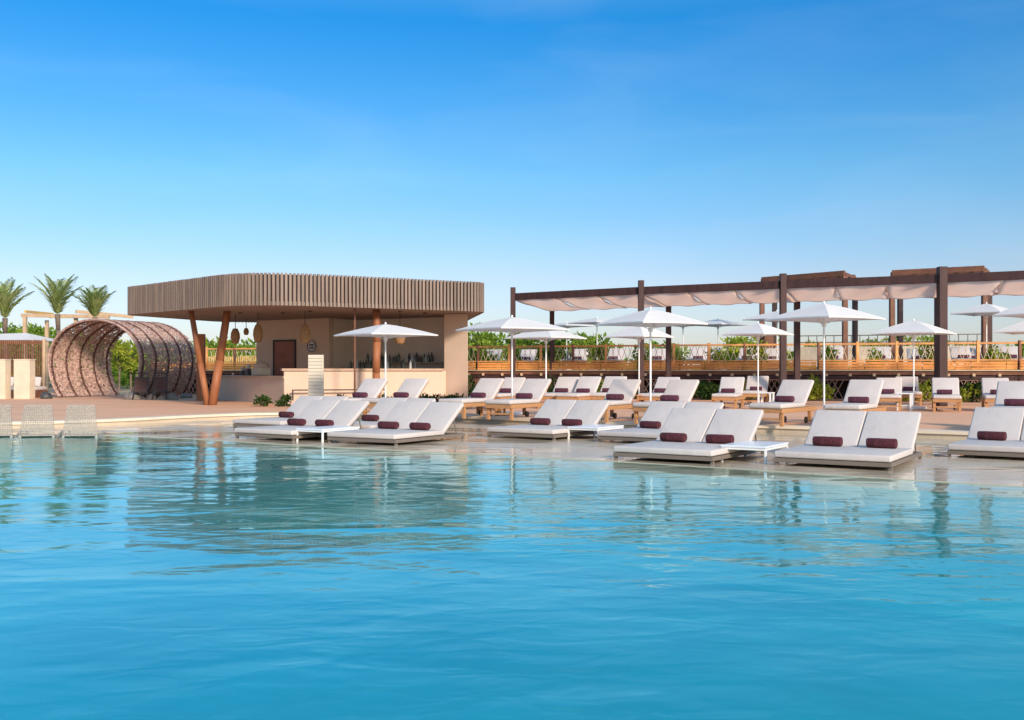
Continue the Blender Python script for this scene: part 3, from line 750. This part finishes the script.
def bush(px,d_,ytop,s,key='leaf',v=0,zg=.06,label=None,grp='leafy trees growing beyond the terrace',cat='tree',name='tree'):
    ztop=ZC+(HY-ytop)*d_/F; zc=ztop-.95*s
    r=empty(name,P(px,d_,zc),random.uniform(0,6),label,cat,grp); r.scale=(s,s,s)
    me=[m for k,i,m in crown_me if k==key and i==v%4][0]
    c=bpy.data.objects.new('crown',me); COL.objects.link(c); c.parent=r
    t=bpy.data.objects.new('trunk',trunk_me); COL.objects.link(t); t.parent=r
    t.scale=(1,1,max(.5,(zc-zg)/s/1.7))
# trees behind terrace, right
tl=[(476,52,329,1.1,'leaf'),(487,55,334,1.1,'leaf'),(502,53,337,1.0,'leafy'),(516,52,333,1.2,'leaf'),(531,54,337,1.0,'leaf'),(548,53,339,1.0,'leafy'),(568,52,336,1.1,'leaf'),(586,54,339,1.0,'leaf'),(598,52,333,1.15,'leaf'),(620,53,340,1.0,'leafy'),(640,54,343,1.0,'leaf'),(662,55,343,1.0,'leaf'),(690,53,341,1.0,'leafy'),(712,54,344,1.0,'leaf'),(735,54,341,1.0,'leaf'),(753,50,333.5,1.1,'leafy'),(775,54,342,1.0,'leaf'),(805,54,341,1.0,'leafy'),(832,52,338,.9,'leaf'),(870,50,341,1.0,'leafy'),(885,54,343,1.0,'leaf'),(912,46,335,.9,'leafy'),(935,48,339,.9,'leaf'),(965,50,342,1.0,'leafy'),(1000,50,344,1.0,'leaf'),(1030,50,342,1.0,'leaf')]
tl=[t for i,t in enumerate(tl) if i not in (2,4,7,9,10,12,13,16,18,20,24)]
for i,(px,d_,yt,s,k) in enumerate(tl):
    bush(px,d_,yt,s,k,i,label=KINDS[k]+' leafy tree, '+ORD[min(i,19)] +' from the left in the row beyond the terrace rail' if i<20 else '')
# left behind bar
for i,(px,d_,yt,s,k) in enumerate([(188,58,345,1.2,'leaf'),(203,60,342,1.4,'leaf'),(216,62,340,1.5,'leafy'),(230,60,342,1.4,'leaf'),(243,62,344,1.4,'leaf'),(256,60,343,1.3,'leaf'),(119,60,341,.85,'leafy'),(131,64,342,.9,'leafy'),(0,75,327,1.6,'leaf'),(14,80,329,1.6,'leaf'),(32,78,326,1.5,'leaf'),(46,76,329,1.5,'leaf'),(70,70,338,1.5,'leaf'),(88,70,336,1.5,'leaf'),(105,68,341,1.5,'leaf'),(152,66,344,1.5,'leaf'),(172,64,346,1.5,'leaf')]):
    lab=['leafy tree just behind the right side of the tunnel','leafy tree left of the slanted columns','bright leafy tree between the slanted columns','leafy tree right of the slanted columns','leafy tree below the smallest pendant lamp','leafy tree touching the left end of the bar wall','bright tree seen through the tunnel opening','second green tree seen through the tunnel opening','dark far tree at the left picture edge','dark far tree between the left palm and post','dark far tree under the yellow beam','dark far tree left of the middle palm','leafy tree behind the tunnel left shoulder','leafy tree behind the tunnel crown','leafy tree behind the tunnel top','leafy tree behind the tunnel right wall','low leafy tree behind the tunnel right edge'][i]
    bush(px,d_,yt,s,k,i,label=lab,grp='trees behind the bar and tunnel')
# far vegetation belt along the horizon
mb=MB(); rnd=random.Random(3)
for i in range(26000):
    x=rnd.uniform(-75,85); y=70+rnd.uniform(0,14)+abs(x)*.1; h=1.45+.3*math.sin(x*.31)+.25*math.sin(x*.83+1)
    z=.1+h*rnd.random()**.7
    mb.leaf(Vector((x,y,z)),Vector((rnd.gauss(0,1),rnd.gauss(0,1),rnd.gauss(.2,1))),.3,.55,Vector((rnd.gauss(0,1),rnd.gauss(0,1),rnd.gauss(0,1))))
o=mb.build('thicket',M['leaf']); tag(o,'continuous dark green thicket along the horizon behind everything','vegetation',kind='stuff')
# shrubs along trellis & bar foot
def shrub(px,d_,ytop,w,h,key,label,seed,grp,zg=DK,n=260,lw=.05,ll=.13):
    mb=crown_mb(n,w,w*.7,h/2,lw,ll,8,seed); z=zg+h/2
    r=empty('shrub',P(px,d_,zg),0,label,'shrub',grp)
    o=mb.build('foliage',M[key],r); o.location=(0,0,h/2)
    t=MB(); rn=random.Random(seed)
    for i in range(5):
        a=rn.uniform(0,6.28); t.tube((0,0,0),(w*.5*math.cos(a),w*.4*math.sin(a),h*.7),.012,.006,5)
    t.build('stem',M['trunk'],r)
for i,(px,k) in enumerate(((262,'leafd'),(284,'leafd'),(386,'leafd'),(394,'leafr'),(421,'leafd'),(430,'leafd'),(439,'leafr'),(449,'leafd'),(457,'leafd'),(466,'leafd'),(344,'leafr'))):
    d_=29.5 if px>380 else 31
    if px in(262,284): d_=31.5
    if px==344: d_=31
    shrub(px,d_,388,.22,.40 if px>400 else .35,k,['low dark shrub at the corner of the bar counter','low dark shrub behind the leftmost lounger back','low dark shrub left of the bar parasol pole','reddish shrub right of the bar parasol pole','dark shrub at bar wall foot, first right of the parasol lounger','dark shrub at bar wall foot, second right of the parasol lounger','reddish shrub at the bar wall foot near the pier','dark shrub at the pier foot, left one','dark shrub at the pier foot, middle one','dark shrub at the right corner of the pier','reddish low shrub right of the menu board'][i],i+20,'low shrubs at the foot of the bar')
# ---------------------------------------------------------------- terrace with railing
def tline(X): return 42-.328*(X+1.76)
def TP(X,off,z): # off = distance behind the edge
    n_=Vector((.312,.95,0)); return Vector((X,tline(X),z))+n_*off
def at_line(px,off=0):
    k=(px-512)/F
    X=k*42
    for _ in range(20):
        p=TP(X,off,0); X+= (k*p.y-p.x)
    return X
XL,XR=-17,25
a=TP(XL,0,0); b=TP(XR,0,0); c=TP(XR,7,0); d_=TP(XL,7,0)
MB().prism([a.xy,b.xy,c.xy,d_.xy],1.06,1.27)
o=MB().prism([(a.x,a.y),(b.x,b.y),(c.x,c.y),(d_.x,d_.y)],1.12,TZ-.02).build('terrace_floor',M['brown']); tag(o,kind='structure')
mb=MB(); p0=TP(XL,1.4,0); p1=TP(XR,1.4,0); p2=TP(XR,1.7,0); p3=TP(XL,1.7,0)
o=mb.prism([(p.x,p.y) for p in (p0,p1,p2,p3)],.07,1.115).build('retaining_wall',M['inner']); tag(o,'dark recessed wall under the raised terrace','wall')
tags_seg=[(-17,-8.5),(-8.5,-1.5),(-1.5,5),(5,11.5),(11.5,18),(18,25)]
seglab=['seen left of the bar','hidden mostly behind the bar','starting right of the bar pier','behind the centre right parasols','behind the paired dark posts','at the right picture edge']
for si,(x0,x1) in enumerate(tags_seg):
    fr=empty('railing',TP(x0,.1,TZ),0,'orange timber terrace railing with rope lattice, section '+seglab[si],'railing','timber railing sections along the terrace')
    base=fr.location.copy()
    def q(X,off,z): return TP(X,off,z)-base
    L_=(x1-x0)
    nps=int(L_/1.3)
    st=L_/nps
    for i in range(nps):
        X=x0+i*st+.05; MB().beam(q(X,.1,TZ-.02),q(X,.1,2.36),.10,.10).build('post',M['rail'] if i%3 else M['brown'],fr)
    MB().beam(q(x0+.02,.1,2.27),q(x1-.02,.1,2.27),.09,.07).build('top_rail',M['rail'],fr)
    MB().beam(q(x0+.02,.08,1.66),q(x1-.02,.08,1.66),.06,.05).build('lower_rail',M['rail'],fr)
    mb=MB(); X=x0+.15
    while X<x1-.2:
        mb.tube(q(X,.1,1.69),q(X+.17,.1,2.23),.011,n=5); mb.tube(q(X+.2,.12,1.69),q(X+.03,.12,2.23),.011,n=5); X+=.22
    mb.build('rope_lattice',M['rope'],fr)
    mb=MB(); X=x0+.05; 
    while X<x1-.1:
        w_=min(random.uniform(.5,1.1),x1-.02-X)
        for k,z in enumerate((1.36,1.46,1.56)): mb.beam(q(X,.03+random.uniform(-.01,.01),z+random.uniform(-.01,.01)),q(X+w_-.02,.03,z),.03,.085)
        X+=w_
    mb.build('planter_boards',M['board'],fr)
    mb=MB(); mb.beam(q(x0,-.03,1.285),q(x1,-.03,1.285),.05,.035); mb.build('edge_strip',M['rope'],fr)
    # joist beam and supports
    sp=empty('trellis',TP(x0,.2,DK),0,'dark timber trellis and joists under the terrace, section '+seglab[si],'trellis','trellis sections under the terrace edge')
    base2=sp.location.copy()
    def q2(X,off,z): return TP(X,off,z)-base2
    MB().beam(q2(x0+.01,.03,1.02),q2(x1-.01,.03,1.02),.06,.14).build('edge_beam',M['dark'],sp)
    for i in range(nps+1):
        X=x0+i*st+(.05 if i<nps else -.05); MB().beam(q2(X,.1,0.15),q2(X,.1,.95),.1,.1).build('post',M['brown'],sp)
    mb=MB(); X=x0+.1
    while X<x1-.45:
        if (int(X*1.0)%5)!=2:
            mb.beam(q2(X,.06,.17),q2(X+.4,.06,.94),.03,.02); mb.beam(q2(X+.4,.085,.17),q2(X,.085,.94),.03,.02)
        X+=.2
    mb.beam(q2(x0+.05,.12,.2),q2(x1-.05,.12,.2),.05,.03); mb.beam(q2(x0+.05,.05,.93),q2(x1-.05,.05,.93),.03,.03)
    mb.build('lattice',M['brown2'],sp)
    mb=MB(); X=x0+.3
    while X<x1: mb.box(-.05,-.05,-.05,.05,.3,.05,Matrix.Translation(q2(X,-.02,1.12))); X+=.8
    mb.build('joist_ends',M['tan'],sp)
# planting in the terrace planters and under
pl=[(479,1),(489,0),(512,0),(530,1),(548,0),(574,1),(598,1),(632,1),(645,1),(668,0),(676,1),(690,0),(714,1),(722,1),(757,1),(812,0),(832,0),(862,1),(872,1),(904,1),(929,1),(980,0),(997,1)]
plab=[]
pl=pl[::2]+[pl[1]]
pl.sort()
for i,(px,y) in enumerate(pl):
    X=at_line(px,.45); p=TP(X,.45,0)
    shrub(px,p.y,0,.42,random.uniform(.7,1.15),'leafy' if y else 'leaf',('yellow green' if y else 'mid green')+' planter shrub behind the terrace railing, '+(ORD[i] +' from the bar pier' if i<12 else ORD[len(pl)-1-i]+' from the right picture edge'),i+60,'planter shrubs along the terrace railing',TZ-.02,420,.07,.16)
ul=[(466+8,0),(553,0),(595,1),(598,0),(628,0),(702,0),(710,0),(746,1),(811,1),(818,1),(905,1),(924,1),(968,1),(974,0),(980,0)]
for i,(px,y) in enumerate(ul):
    X=at_line(px,-.6); p=TP(X,-.6,0)
    shrub(px,p.y,0,.5,random.uniform(.6,.95),'leafy' if y else 'leafd',('yellow green' if y else 'dark green')+' ground shrub before the trellis, '+ORD[i]+' from the bar pier',i+90,'ground shrubs in front of the trellis',DK,420,.06,.15)
# loungers on terrace
for i,(px,of) in enumerate(((490,2.0),(526,2.4),(577,2.0),(613,2.0),(657,2.0),(698,2.0),(712,3.6),(747,2.0),(773,3.8),(833,2.0),(880,2.0),(917,4.5),(963.5,2.0),(975,4.5),(1011,2.0))):
    X=at_line(px,of); p=TP(X,of,0)
    nm=('near' if of<3 else 'far')+' terrace lounger behind the railing, '+ORD[i]+' from bar pier'
    teak_l(px,0,72,'white cushioned '+nm,nm,z0=TZ-.02,dd=p.y,grp='loungers on the raised terrace')
# ---------------------------------------------------------------- pergola
fp=[(513,287,38.5),(641,280,35.5),(783,273,33.0),(942,266,30.8)]
rp=[(552,41.0),(668.5,37.9),(797,35.4),(938,33.2)]
perg=empty('pergola',P(513,38.5,DK),0,'long dark timber pergola hung with pale peach shade cloth','pergola')
B0=perg.location.copy()
fpp=[P(x,d_,0)-Vector((B0.x,B0.y,0)) for x,y,d_ in fp]; fpp.append(fpp[-1]+Vector((4.4,-2.5,0)))
rpp=[P(x,d_,0)-Vector((B0.x,B0.y,0)) for x,d_ in rp]; rpp.append(rpp[-1]+Vector((4.4,-2.5,0)))
for i,p in enumerate(fpp):
    w_=.20 if i<3 else .25
    MB().beam((p.x,p.y,0),(p.x,p.y,4.33),w_,w_).build('post',M['dark'],perg,.01)
for i,p in enumerate(rpp):
    MB().beam((p.x,p.y,0),(p.x,p.y,3.66),.19,.19).build('post',M['dark'],perg,.01)
for i in range(4):
    a,b=fpp[i],fpp[i+1]; dv=(b-a).normalized()
    MB().beam(a+dv*.12+Vector((0,0,3.97)),b-dv*.12+Vector((0,0,3.97+.0)),.10,.26).build('front_beam',M['dark'],perg,.01)
    a2,b2=rpp[i],rpp[i+1]; dv2=(b2-a2).normalized()
    MB().beam(a2+dv2*.11+Vector((0,0,3.62)),b2-dv2*.11+Vector((0,0,3.62)),.05,.06).build('rear_beam',M['dark'],perg)
    # shade cloths
    for k in range(3):
        mb=MB(); n1=10; n2=10; t0=(k+.006)/3; t1=(k+.994)/3
        vs=[]
        for u in range(n1+1):
            tt=t0+(t1-t0)*u/n1
            A=a.lerp(b,tt)+Vector((0,0,3.865)); Bq=a2.lerp(b2,tt)+Vector((0,0,3.56))
            for v in range(n2+1):
                s=v/n2; pt=A.lerp(Bq,s*.985+.012); pt.z-=.05*math.sin(math.pi*s)+.012*math.sin(math.pi*u/n1)*s +.02*math.sin(9*s+u+k)
                vs.append(pt)
        fs=[(u*(n2+1)+v,(u+1)*(n2+1)+v,(u+1)*(n2+1)+v+1,u*(n2+1)+v+1) for u in range(n1) for v in range(n2)]
        mb.add(vs,fs); mb.build('shade_cloth',M['fabric'],perg,smooth=True,solid=.006)
    # cables/rafters
    for k in range(1,4):
        A=a.lerp(b,k/3); Bq=a2.lerp(b2,k/3)
        if k<3: MB().tube(A+Vector((0,0,3.84)),Bq+Vector((0,0,3.58)),.018,n=6).build('cable',M['white_metal'],perg)
    A=a2.copy(); MB().beam(a+Vector((0,0,3.93)),Vector((a2.x,a2.y,3.72)),.09,.14).build('rafter',M['dark'],perg)
a=fpp[0]; 
# cabanas on terrace
for ci,(L0,R0,lab) in enumerate((((10.75,43.0),(13.35,40.1),'tall dark timber cabana frame on the terrace behind the paired posts'),((15.2,40.0),(18.05,38.2),'tall dark timber cabana frame on the terrace near the right edge'))):
    cb=empty('cabana',(L0[0],L0[1],TZ-.02),0,lab,'cabana','dark timber cabana frames on the terrace')
    l=Vector((0,0,0)); r_=Vector((R0[0]-L0[0],R0[1]-L0[1],0)); off=Vector((1.0,1.74,0))
    for p in (l,r_,l+off,r_+off): MB().beam(p+Vector((0,0,.01)),p+Vector((0,0,3.78)),.19,.19).build('post',M['brown'] if p is l or p is r_ else M['dark'],cb,.008)
    for a_,b_,h_ in ((l,r_,3.9),(l+off,r_+off,3.9),(l,l+off,3.86),(r_,r_+off,3.86)):
        MB().beam(a_+Vector((0,0,h_)),b_+Vector((0,0,h_)),.12,.22 if h_==3.9 else .14).build('top_beam',M['brown'],cb,.008)
    for k in range(1,6):
        s=k/6; MB().beam(l.lerp(r_,s)+Vector((0,0,3.99)),(l+off).lerp(r_+off,s)+Vector((0,0,3.99)),.05,.06).build('rafter',M['brown'],cb)
    if ci==0: MB().beam(l+Vector((.3,.2,.1)),l+Vector((.3,.2,1.7)),.5,.05).build('panel',M['brown'],cb)
# far light railing on the terrace rear
fr=empty('metal_railing',TP(at_line(800,8),8,TZ),0,'thin grey grid railing far behind the terrace between the posts','railing')
base=fr.location.copy(); xa=at_line(800,8); xb=at_line(986,8)
mb=MB(); 
for z in (2.55,2.85): mb.beam(TP(xa,8,z)-base,TP(xb,8,z)-base,.04,.04)
X=xa
while X<xb: mb.beam(TP(X,8,1.2)-base,TP(X,8,2.86)-base,.03,.03); X+=.35
mb.build('grid',M['taupe'],fr)
mb=MB(); mb.beam(TP(xa,8,1.9)-base,TP(xb,8,1.9)-base,.08,.9); mb.build('lower_panel',M['cream'],fr)
# fence behind the bar left
fx=empty('timber_fence',P(234,52,.06),0,'orange slatted timber fence in front of hedge behind the bar','fence')
mb=MB(); 
for i in range(40):
    mb.box(i*.1-2,0,.02,i*.1-1.94,.03,1.95+random.uniform(-.06,.06))
mb.build('slats',M['yellow'],fx); MB().box(-2,.031,1.5,1.97,.07,1.6).build('cross_rail',M['rail'],fx)
# ---------------------------------------------------------------- left cabana area
fn=empty('slatted_screen',P(-12,44,DK),0,'brown vertical slatted timber screen left of the tunnel','screen')
mb=MB()
for i in range(27): mb.box(i*.09,0,0,i*.09+.045,.04,2.45)
mb.build('slats',M['brown'],fn); MB().box(-.05,.042,2.3,2.45,.09,2.42).build('cross_rail',M['orange'],fn)
MB().box(2.42,-.05,0,2.54,.04,2.52).build('post',M['tan'],fn)
for px,w_,lab in ((3,.42,'left cream stone pillar cut by the frame edge'),(24.5,.66,'right cream stone pillar beside the tunnel')):
    r=empty('stone_pillar',P(px,39.5,DK),R(-6),lab,'pillar','cream stone pillars left of the tunnel')
    MB().box(-w_/2,-.2,0,w_/2,.2,1.54).build('shaft',M['cream'],r,.015); MB().box(-w_/2-.015,-.215,1.542,w_/2+.015,.215,1.58).build('cap',M['cream'],r,.008)
db=empty('daybed',P(14,41.8,DK),R(-5),'low cushioned daybed between the cream pillars','daybed')
MB().box(-.9,-.4,0,1.2,.5,.3).build('base',M['brown'],db,.01); MB().box(-.88,-.38,.302,1.18,.48,.46).build('mattress',M['cushion_t'],db,.05,True,seg=3)
for i,(x,a) in enumerate(((-.5,10),(.1,-8),(.7,12))):
    MB().box(-.25,-.08,0,.25,.08,.42,Matrix.Translation((x,.3,.46))@Matrix.Rotation(R(-18),4,'X')@Matrix.Rotation(R(a),4,'Z')).build('pillow',M['cushion'],db,.06,True,seg=4)
# pale tent canopy
ct=empty('canopy_tent',P(5,46,DK),0,'pale low pyramid tent canopy behind the slatted screen','tent')
mb=MB(); mb.add([(-2.6,-1.5,2.5),(2.0,-1.5,2.5),(2.0,1.8,2.5),(-2.6,1.8,2.5),(1.0,0,2.85),(-.9,0,2.8)],((0,1,4,5),(1,2,4),(2,3,5,4),(3,0,5))); mb.build('canopy',M['parasol'],ct,solid=.01)
for x,y in ((-2.55,-1.45),(1.95,-1.45),(1.95,1.75),(-2.55,1.75)): MB().tube((x,y,0),(x,y,2.49),.04).build('pole',M['tan'],ct)
# tan timber frame
tf=empty('garden_pergola',P(25,56,.06),0,'tan timber pergola frame behind the left palms','pergola')
for x,y,h in ((0,0,4.2),(2.85,0,4.2),(5.4,-2,4.0),(-.4,3.5,4.2)): MB().box(x-.09,y-.09,0,x+.09,y+.09,h).build('post',M['tan'],tf)
MB().beam((-.2,0,4.3),(4.9,-.4,4.2),.14,.2).build('beam',M['tan'],tf); MB().beam((-.2,3.4,4.42),(3.1,3.4,4.42),.14,.2).build('beam',M['yellow'],tf)
MB().beam((2.85,0,4.52),(5.1,2.5,4.35),.12,.18).build('beam',M['tan'],tf); MB().beam((0,0,4.52),(0,3.4,4.56),.12,.14).build('beam',M['yellow'],tf)
# palms
def palm(px,d_,ytop,ycrown,label,seed,zg=.06,L_=1.5):
    rn=random.Random(seed); zc=ZC+(HY-ycrown)*d_/F
    r=empty('palm_tree',P(px,d_,zg),rn.uniform(0,6),label,'palm tree','palm trees behind the left screen')
    h=zc-zg
    t=MB(); pts=[(0,0,0),(.06,0,h*.4),(.02,.03,h*.8),(0,0,h)]; t.path(pts,[.15,.11,.10,.13],10); t.build('trunk',M['trunk'],r,smooth=True)
    for i in range(15):
        a=i*2.4+rn.uniform(-.2,.2); el=R(92-i*2.3); l=L_*rn.uniform(.9,1.1)
        mb=MB(); pts=[]; p=Vector((0,0,h)); e=el
        for k in range(13):
            pts.append(p.copy()); p=p+Vector((math.cos(a)*math.cos(e),math.sin(a)*math.cos(e),math.sin(e)))*(l/12); e-=R(1.6+k*.42)
        mb.path(pts,[.022-.0015*k for k in range(13)],5)
        side=Vector((-math.sin(a),math.cos(a),0))
        for k in range(1,13):
            for q_ in range(3):
                pp=pts[k-1].lerp(pts[k],q_/3); dv=(pts[k]-pts[k-1]).normalized(); ll=.62*math.sin(math.pi*min(1,(k+q_/3)/13*.85+.13))
                for sgn in (-1,1):
                    dd_=(side*sgn*.75+dv*.8+Vector((0,0,rn.uniform(-.35,.1)))).normalized()
                    mb.leaf(pp,dd_,.07,ll*rn.uniform(.8,1.1),Vector((0,0,1))+side*.3)
        mb.build('frond',M['palm'],r)
palm(5,50,282,318,'palm tree cut by the left frame edge',1,L_=2.0)
palm(57.5,50,276,314,'tallest palm tree behind the tan frame',2,L_=2.1)
palm(95,52,288,317,'palm tree rising behind the tunnel shoulder',3,L_=1.75)
# grey wicker chairs in the water
def wicker_chair(px,py,label):
    p=G(px,py,0); r=empty('wicker_chair',Vector((p.x,p.y,-.22)),R(12),label,'chair','grey wicker chairs standing in the pool')
    vs=[];fs=[]; 
    def panel(prof,name,nx=15,w0=.29,w1=.24):
        mb=MB(); m=len(prof)
        # horizontal & vertical woven strands
        for k in range(m):
            y,z,w=prof[k]; mb.box(-w,-.010,-.007,w,.010,.007,Matrix.Translation((0,y,z)))
        for i in range(nx):
            t=-1+2*i/(nx-1)
            for k in range(m-1):
                y0,z0,wa=prof[k]; y1,z1,wb=prof[k+1]
                mb.beam((t*wa,y0,z0),(t*wb,y1,z1),.030,.008,Vector((1,0,0)))
        mb.build(name,M['gwicker'],r)
    prof=[(-.02+.0075*k,.20+.0245*k,.315-.0035*k) for k in range(20)]
    r.scale=(1,1,1.25)
    panel([(y,z,w) for y,z,w in prof],'backrest')
    panel([(.0+ -.03*k*-1,.20-.004*k,.32) for k in range(20)],'seat')
    for sx in (-1,1):
        b=MB(); b.tube((sx*.33,-.05,.14),(sx*.33,.62,.22),.03,n=8); b.build('arm',M['gwicker'],r)
        MB().tube((sx*.3,-.03,0),(sx*.3,-.03,.2),.03,n=8).build('leg',M['gwicker'],r); MB().tube((sx*.3,.55,0),(sx*.3,.55,.2),.03,n=8).build('leg',M['gwicker'],r)
    return r
# face away from camera: backrest nearest camera
for px,lab in ((-5,'left grey wicker pool chair cut by the left frame edge'),(37,'middle grey wicker pool chair at the left ledge'),(80,'right grey wicker pool chair at the left ledge')):
    wicker_chair(px,437.0,lab)
# ---------------------------------------------------------------- world, sun, camera
v=Vector((.47,-.88,0)).normalized(); EL=R(24)
sd=Vector((v.x*math.cos(EL),v.y*math.cos(EL),math.sin(EL)))
W=bpy.data.worlds.new('World'); scene.world=W; W.use_nodes=True; nt=W.node_tree; N=nt.nodes; L=nt.links
bg=N['Background']; sk=N.new('ShaderNodeTexSky'); sk.sky_type='NISHITA'; sk.sun_disc=False; sk.sun_elevation=EL; sk.sun_rotation=math.atan2(v.x,v.y)
sk.air_density=1.0; sk.dust_density=.6; sk.ozone_density=2.0; sk.altitude=0
gm=N.new('ShaderNodeHueSaturation'); gm.inputs['Saturation'].default_value=1.25
L.new(sk.outputs[0],gm.inputs['Color'])
tcw=N.new('ShaderNodeTexCoord'); sx=N.new('ShaderNodeSeparateXYZ'); L.new(tcw.outputs['Generated'],sx.inputs[0])
rw=N.new('ShaderNodeValToRGB'); L.new(sx.outputs['Z'],rw.inputs['Fac']); cr=rw.color_ramp
SKYR=[(0,(.37,.37,.54)),(.05,(.40,.385,.49)),(.09,(.425,.395,.465)),(.187,(.325,.46,.51)),(.33,(.08,.41,.565)),(.42,(.5,.65,.65)),(.6,(1.6,1.3,1.02))]  # upper stops, above the view, warmed and brightened as added ambient fill light
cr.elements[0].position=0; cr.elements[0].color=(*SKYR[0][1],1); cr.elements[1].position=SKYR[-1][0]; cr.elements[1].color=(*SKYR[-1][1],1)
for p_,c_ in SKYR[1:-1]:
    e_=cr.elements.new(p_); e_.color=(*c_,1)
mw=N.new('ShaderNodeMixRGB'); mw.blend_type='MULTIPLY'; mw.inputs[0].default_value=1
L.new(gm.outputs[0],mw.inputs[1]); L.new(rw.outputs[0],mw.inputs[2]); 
mpw=N.new('ShaderNodeMapping'); mpw.inputs['Scale'].default_value=(2,2,9); L.new(tcw.outputs['Generated'],mpw.inputs['Vector'])
nw=N.new('ShaderNodeTexNoise'); nw.inputs['Scale'].default_value=1.6; nw.inputs['Detail'].default_value=5; nw.inputs['Distortion'].default_value=.5; L.new(mpw.outputs[0],nw.inputs['Vector'])
mr=N.new('ShaderNodeMapRange'); mr.inputs[1].default_value=.45; mr.inputs[2].default_value=.75; mr.inputs[3].default_value=0; mr.inputs[4].default_value=.07; L.new(nw.outputs['Fac'],mr.inputs[0])
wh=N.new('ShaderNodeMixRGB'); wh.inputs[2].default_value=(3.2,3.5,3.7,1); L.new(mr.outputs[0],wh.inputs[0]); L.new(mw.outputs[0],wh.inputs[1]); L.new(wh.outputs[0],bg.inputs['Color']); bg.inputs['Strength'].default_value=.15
sl=bpy.data.lights.new('Sun','SUN'); sl.energy=2.4; sl.angle=R(8); sl.color=(1,.84,.68)
so=bpy.data.objects.new('Sun',sl); COL.objects.link(so); so.rotation_euler=sd.to_track_quat('Z','Y').to_euler()
cam=bpy.data.cameras.new('Camera'); co=bpy.data.objects.new('Camera',cam); COL.objects.link(co)
co.location=(0,0,ZC); co.rotation_euler=(R(90),0,0); cam.sensor_width=36; cam.lens=36*F/1024; cam.shift_y=(HY-360)/1024; cam.clip_end=6000; cam.clip_start=.05
scene.camera=co
vs_=scene.view_settings; vs_.view_transform='Standard'; vs_.look='None'; vs_.gamma=1; vs_.exposure=1.0
scene.render.resolution_x=1024; scene.render.resolution_y=720
